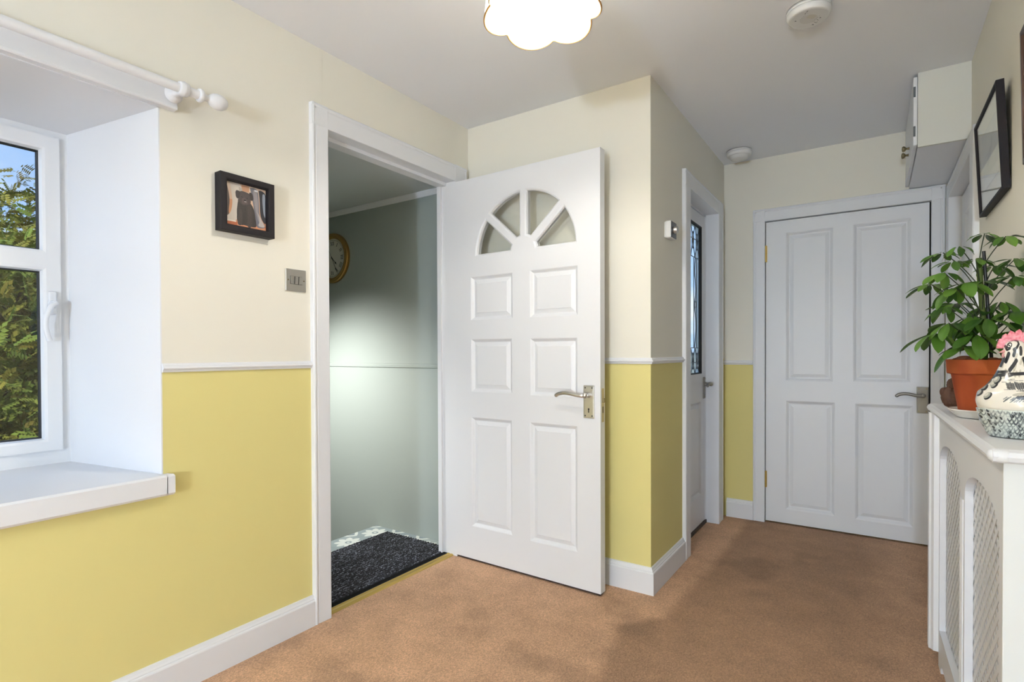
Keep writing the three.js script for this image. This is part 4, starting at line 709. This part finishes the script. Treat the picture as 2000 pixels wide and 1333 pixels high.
// ------------------------------------------------------------------ hen dish
{
  const t = G('hen_dish', 2.131, RC.y, 0.775), cz = 0;
  // strokes are drawn in the pixel frame of a side view: 0..320 across, 0..260 down = 0.16 m x 0.26 m
  const paint = (lid) => canvasTex(640, 1040, (c) => {
    c.scale(2, 4); c.fillStyle = lid ? '#e9e2d3' : '#cfd6cd'; c.fillRect(0, 0, 320, 260); let s = lid ? 11 : 23; const r = () => (s = (s * 16807) % 2147483647) / 2147483647;
    const X = (px) => (px - 1900) * 1.78, Y = (py) => (py - 640);        // photograph-like frame for the drawing
    const blob = (px, py, w, h, rot, col) => { c.save(); c.translate(X(px), Y(py)); c.rotate(rot); c.fillStyle = col; c.beginPath(); c.ellipse(0, 0, w, h, 0, 0, 7); c.fill(); c.restore(); };
    const line = (pts, w, col = '#23262b') => { c.strokeStyle = col; c.lineWidth = w * (lid ? 1.45 : 1); c.lineCap = 'round'; c.beginPath(); c.moveTo(X(pts[0]), Y(pts[1])); for (let i = 2; i < pts.length; i += 2) c.lineTo(X(pts[i]), Y(pts[i + 1])); c.stroke(); };
    if (lid) {
      for (let i = 0; i < 26; i++) { const px = 1945 + r() * 90, py = 700 + r() * 45; line([px, py, px - 3, py + 8 + 6 * r()], 3 + 2 * r(), 'rgba(150,138,112,.45)'); }
      c.strokeStyle = '#1f2226'; c.lineWidth = 2.6; c.beginPath(); c.ellipse(X(1967.5), Y(684.5), 7, 4.2, -0.5, 0, 7); c.stroke(); c.fillStyle = '#1f2226'; c.beginPath(); c.ellipse(X(1967), Y(684.5), 2.6, 1.7, 0, 0, 7); c.fill();
      line([1962, 690, 1964, 694, 1968, 691], 3); line([1968, 674, 1976, 672, 1982, 675, 1983, 682, 1979, 690, 1974, 693], 4); line([1961, 686, 1963, 693], 4, '#3a3030');
      for (const [a, b, d, e] of [[1966, 702, 1961, 718], [1958, 710, 1953, 726], [1950, 722, 1942, 738], [1976, 694, 1974, 705], [1986, 690, 1986, 702], [1978, 716, 1966, 736], [1990, 712, 1993, 728], [2000, 712, 2008, 734], [1996, 690, 2006, 704], [2014, 700, 2024, 720], [2030, 716, 2040, 738]]) line([a, b, (a + d) / 2 + 0.5, (b + e) / 2, d, e], 6);
      for (const [a, b] of [[1940, 744], [1926, 752], [1950, 748], [1962, 748]]) line([a, b, a + 9, b - 4, a + 22, b - 5], 4);
      line([1930, 757, 1944, 748, 1964, 744, 1990, 742, 2030, 738], 4.5);
      for (const [px, py] of [[1914, 768], [1922, 771], [1938, 765], [1930, 758], [1912, 784], [1925, 789], [1944, 756]]) { blob(px + 1.5, py + 1, 13, 5.5, -0.5, '#2d3034'); blob(px, py - 0.5, 11, 4.6, -0.5, '#a9a89c'); blob(px - 1, py - 1.6, 7, 2.4, -0.5, '#d8d2c2'); }
      for (let i = 0; i < 46; i++) { const px = 1958 + i * 1.7, py = 760 + 3 * r(); line([px, py, px + 1.5, py + 9 + 5 * r()], 1.8, 'rgba(40,42,46,.8)'); }
      for (let i = 0; i < 60; i++) { const px = 1950 + r() * 80, py = 752 + r() * 26; line([px, py, px + 7, py - 0.5], 1.1, 'rgba(60,60,60,.4)'); }
      blob(1990, 787, 34, 6, -0.1, '#22252a'); blob(1980, 783, 26, 3.4, -0.1, '#b8b0a0'); blob(2000, 770, 26, 4, 0.05, '#24272c');
      for (let i = 0; i < 22; i++) { const px = 1954 + r() * 40, py = 786 + r() * 10; line([px, py, px - 6, py + 5], 1.4, 'rgba(70,78,80,.6)'); }
    } else {
      line([1908, 800, 1925, 806, 1950, 809, 1975, 811, 2040, 812], 7, '#4d565a'); line([1910, 797, 1960, 803, 2040, 805], 2, '#8a918c');
      for (let row = 0; row < 9; row++) for (let k = 0; k < 22; k++) { const px = 1908 + k * 7.5 + (row % 2) * 3.7 + 2 * r(), py = 818 + row * 6.6 + 1.5 * r(), a = 0.12 + 0.5 * r() * r() + 0.2 * (k > 6); c.strokeStyle = `rgba(38,44,50,${a})`; c.lineWidth = 2 + 2.4 * r(); c.beginPath(); c.arc(X(px), Y(py), 5.5, 0.1, Math.PI * 0.9); c.stroke(); if (r() > 0.72) blob(px + 1, py + 2.5, 5, 2.4, 0.5, `rgba(24,28,32,${0.5 + 0.4 * r()})`); }
      for (let i = 0; i < 120; i++) { const px = 1908 + r() * 140, py = 812 + r() * 60; line([px, py, px + 2, py + 5], 1, 'rgba(90,100,100,.4)'); }
    }
  });
  // local frame: x across (facing -x), y up ; picture mapping in x and y
  const uvm = (u, v, p) => [(p[0] + 0.0805) / 0.1622 * 0.98 + 0.01, (p[1] + 0.024) / 0.27];
  const glaze = (m) => std({ map: m, roughness: 0.16, clearcoat: 0.8, clearcoatRoughness: 0.06 });
  const sup = (c, s, n) => [Math.sign(c) * Math.pow(Math.abs(c), n), Math.sign(s) * Math.pow(Math.abs(s), n)];
  const loft = (rows, nu, nv, wob) => grid(nu, nv, (u, v) => {
    const f = v * (rows.length - 1), i = Math.min(rows.length - 2, Math.floor(f)), q = f - i, A = rows[Math.max(0, i - 1)], B = rows[i], Cc = rows[i + 1], D = rows[Math.min(rows.length - 1, i + 2)];
    const cr = B.map((b, k) => 0.5 * (2 * b + (Cc[k] - A[k]) * q + (2 * A[k] - 5 * b + 4 * Cc[k] - D[k]) * q * q + (3 * b - A[k] - 3 * Cc[k] + D[k]) * q * q * q));
    const a = u * 2 * Math.PI, w = 1 + (wob ? wob(u, v) : 0); return [(cr[1] + cr[2]) / 2 + (cr[2] - cr[1]) / 2 * Math.cos(a) * w, cr[0], Math.max(0, cr[3]) * Math.sin(a) * w];
  }, uvm);
  // rows: [y, left x, right x, half depth]
  const bowl = [[0.001, -0.012, 0.012, 0.004], [0.001, -0.045, 0.045, 0.032], [0.006, -0.055, 0.055, 0.042], [0.03, -0.0655, 0.0655, 0.055], [0.05, -0.0705, 0.0705, 0.06], [0.058, -0.0725, 0.0725, 0.063], [0.062, -0.0725, 0.0725, 0.063], [0.062, -0.066, 0.066, 0.056]];
  M('nest_bowl', [loft(bowl, 72, 40, (u, v) => 0.012 * noise.noise(u * 40, v * 14, 3.1))], glaze(paint(false)), t);
  const lid = [[0.062, -0.070, 0.070, 0.06], [0.068, -0.0725, 0.0725, 0.063], [0.082, -0.0735, 0.0735, 0.063], [0.098, -0.0705, 0.0735, 0.059], [0.112, -0.058, 0.072, 0.051], [0.13, -0.045, 0.062, 0.041], [0.15, -0.0365, 0.048, 0.031], [0.17, -0.030, 0.032, 0.023], [0.185, -0.0285, 0.018, 0.0195], [0.197, -0.0275, 0.010, 0.018], [0.207, -0.022, 0.004, 0.013], [0.2115, -0.011, -0.005, 0.003]];
  M('hen_lid', [loft(lid, 80, 60, (u, v) => v > 0.06 && v < 0.75 ? 0.016 * noise.noise(u * 24, v * 10, 8.2) : 0)], glaze(paint(true)), t);
  const cs = []; for (let i = 0; i <= 40; i++) { const a = i / 40 * Math.PI; cs.push([-0.002 - 0.034 * Math.cos(a), 0.196 + 0.036 * Math.sin(a) * (0.86 + 0.12 * Math.sin(i * 1.35))]); }
  const cg = new THREE.ExtrudeGeometry(S2(cs), { depth: 0.004, bevelEnabled: true, bevelThickness: 0.003, bevelSize: 0.003, bevelSegments: 3 }); cg.translate(0, 0, -0.006);
  { const p = cg.attributes.position, uv = cg.attributes.uv; for (let i = 0; i < p.count; i++) { uv.setXY(i, p.getX(i) * 12, p.getY(i) * 12); p.setZ(i, p.getZ(i) * (1 + 0.5 * noise.noise(p.getX(i) * 130, p.getY(i) * 130, 1))); } cg.computeVertexNormals(); }
  M('comb', [cg], mt.comb, t);
  M('beak', [new THREE.ConeGeometry(0.0045, 0.012, 12).rotateZ(Math.PI / 2 + 0.25).translate(-0.032, 0.1855, 0.004), new THREE.SphereGeometry(0.0035, 10, 8).scale(0.8, 1.5, 0.8).translate(-0.029, 0.178, 0.006)], std({ color: C(0.62, 0.30, 0.28), roughness: 0.3 }), t);
  M('tail', [tube([[0.055, 0.09, 0], [0.062, 0.12, 0], [0.064, 0.145, 0], [0.062, 0.165, 0]], 0.011, 20, 12), new THREE.SphereGeometry(0.011, 14, 10).translate(0.062, 0.165, 0)], std({ color: C(0.72, 0.68, 0.58), roughness: 0.18, clearcoat: 0.8 }), t);
  tag(t, 'black and white glazed hen dish with a pink comb', 'hen dish');
}

// ------------------------------------------------------------------ outdoors
{
  const GY = -1.7;
  const grass = std({ roughness: 1, map: dataTex(256, 256, (u, v) => { const n = fbm(u * 20, v * 20, 4, 4); return [0.30 + 0.12 * n, 0.36 + 0.14 * n, 0.16 + 0.06 * n]; }, true, [8, 8]) });
  const gd = M('ground', [new THREE.CylinderGeometry(60, 60, 0.3, 64).translate(-10, GY - 0.15, 0)], grass); gd.userData.kind = 'structure'; tag(gd, 'green garden ground outside the window', 'ground');
  const leafMat = std({ color: 0xffffff, roughness: 0.75, specularIntensity: 0.3, transmission: 0.25, thickness: 0, side: THREE.DoubleSide }), barkM = std({ color: C(0.09, 0.065, 0.045), roughness: 0.9 }), berry = std({ color: C(0.45, 0.09, 0.02), roughness: 0.4 });
  // one pinnate leaf: pairs of narrow leaflets along a stalk
  const pin = (() => { const pos = []; const q = (x, z, ang, l, w) => { const c = Math.cos(ang), s = Math.sin(ang), P = (a, b, h) => [x + a * c - b * s, h, z + a * s + b * c]; const A = P(0, 0, 0), B = P(l * 0.45, w, -0.006), D = P(l * 0.45, -w, -0.006), E = P(l, 0, -0.018); pos.push(...A, ...B, ...E, ...A, ...E, ...D); };
    for (let k = 0; k < 5; k++) for (const s of [1, -1]) q(0, 0.03 + k * 0.028, s > 0 ? 0.5 : Math.PI - 0.5, 0.056 - k * 0.002, 0.017); q(0, 0.165, Math.PI / 2, 0.055, 0.017); return geoFrom(pos); })();
  const dm = new THREE.Object3D(), col = new THREE.Color();
  function tree(label, x, z, R, cy, ry, n, tone, size, berries, group) {
    const t = G('tree', x, GY, z), br = [];
    M('trunk', [tube([[0, 0, 0], [0.06, (cy - GY) * 0.4, 0.05], [-0.04, (cy - GY) * 0.8, 0], [0, cy - GY + ry * 0.5, 0.03]], 0.09, 20, 8)], barkM, t);
    for (let k = 0; k < 16; k++) { const a = k * 2.4, y = cy - GY - ry * 0.6 + ry * 1.3 * (k / 16), e = R * (0.65 + 0.3 * rnd()); br.push(tube([[0, y - 0.4, 0], [Math.cos(a) * e * 0.5, y, Math.sin(a) * e * 0.5], [Math.cos(a) * e, y + 0.35, Math.sin(a) * e]], 0.018, 8, 5)); }
    M('branches', br, barkM, t);
    const im = new THREE.InstancedMesh(pin, leafMat, n); im.name = 'leaves'; im.userData.kind = 'stuff';
    for (let i = 0; i < n; i++) {
      let ux, uy, uz, d; do { ux = rnd() * 2 - 1; uy = rnd() * 2 - 1; uz = rnd() * 2 - 1; d = Math.hypot(ux, uy, uz); } while (d > 1 || d < 0.35);
      const lump = 1 + 0.42 * noise.noise(ux * 2.6 + x, uy * 2.6, uz * 2.6 + z); dm.position.set(ux * R * lump, cy - GY + uy * ry * lump, uz * R * lump);
      dm.rotation.set((rnd() - 0.5) * 2.6 + 0.4, rnd() * 6.28, (rnd() - 0.5) * 2.0); const s = size * (0.7 + 0.6 * rnd()); dm.scale.set(s, s, s); dm.updateMatrix(); im.setMatrixAt(i, dm.matrix);
      const k = 0.6 + 0.8 * rnd(), yel = rnd(); col.setRGB(tone[0] * k * (1 + 0.7 * yel * yel), tone[1] * k, tone[2] * k); im.setColorAt(i, col);
    }
    t.add(im);
    if (berries) { const bi = new THREE.InstancedMesh(new THREE.IcosahedronGeometry(0.014, 1), berry, berries * 9); bi.name = 'berries'; bi.userData.kind = 'stuff';
      for (let i = 0; i < berries; i++) { const a = rnd() * 6.28, uy = rnd() * 1.7 - 0.9, r = Math.sqrt(Math.max(0.05, 1 - uy * uy)) * 0.93; for (let k = 0; k < 9; k++) { dm.position.set(Math.cos(a) * r * R + (rnd() - 0.5) * 0.07, cy - GY + uy * ry + (rnd() - 0.5) * 0.04, Math.sin(a) * r * R + (rnd() - 0.5) * 0.07); dm.rotation.set(0, 0, 0); dm.scale.set(1, 1, 1); dm.updateMatrix(); bi.setMatrixAt(i * 9 + k, dm.matrix); } } t.add(bi); }
    return tag(t, label, 'tree', group);
  }
  tree('rowan tree with reddish berries, nearest the window', -6.1, 0.7, 1.7, 0.95, 1.55, 8500, [0.22, 0.30, 0.05], 1.0, 60);
  tree('tall leafy tree behind the rowan, its tip at the right of the pane', -7.6, -0.25, 1.5, 1.55, 1.75, 6000, [0.23, 0.27, 0.045], 1.05, 0);
  tree('dark green tree in the background behind the others', -15.8, 0.2, 3.4, 0.7, 2.4, 6500, [0.12, 0.19, 0.03], 1.7, 0);
  tree('broad green tree further along the garden, left of the rowan', -8.2, 4.2, 2.2, 0.5, 2.0, 3600, [0.12, 0.17, 0.035], 1.2, 0);
  // garden shed roof seen through the branches
  const sh = G('garden_shed', -10.3, GY, -0.8); sh.rotation.y = 0.5;
  M('shed_wall', [bx(-1.1, 0, -0.9, 1.1, 1.72, 0.9)], std({ color: C(0.10, 0.045, 0.02), roughness: 0.9 }), sh);
  M('roof', [prof([[-1.05, 1.78], [1.05, 1.92], [1.05, 1.99], [-1.05, 1.85]], [-1.3, 0, 0], [1.3, 0, 0], [0, 0, 1], [0, 1, 0])], std({ color: C(0.17, 0.18, 0.20), roughness: 0.8 }), sh);
  M('fascia', [bx(1.3, 1.72, -1.05, 1.33, 1.9, 1.05), bx(-1.3, 1.86, 1.05, 1.3, 1.95, 1.08)], std({ color: C(0.35, 0.23, 0.05), roughness: 0.7 }), sh);
  tag(sh, 'small brown shed with a grey roof seen through the trees', 'shed');
  tag(M('overhead_cable', [tube([[-11.2, 4.05, 3.5], [-11.57, 3.66, -0.69], [-11.2, 3.44, -2.4], [-11, 3.4, -6]], 0.012, 30, 6)], mt.black), 'thin black overhead cable crossing the sky', 'cable');
}

// ------------------------------------------------------------------ shadows and render
const renderer = new THREE.WebGLRenderer({ antialias: true });
renderer.toneMapping = THREE.LinearToneMapping; renderer.toneMappingExposure = EXPOSURE;
renderer.shadowMap.enabled = true;
scene.traverse((o) => { if (o.isMesh) { o.castShadow = true; o.receiveShadow = true; } if (o.isLight) o.castShadow = true; });
Object.assign(sun.shadow.camera, { left: -14, right: 14, top: 14, bottom: -14, near: 0.1, far: 50 }); sun.shadow.mapSize.set(2048, 2048);
renderer.render(scene, camera);
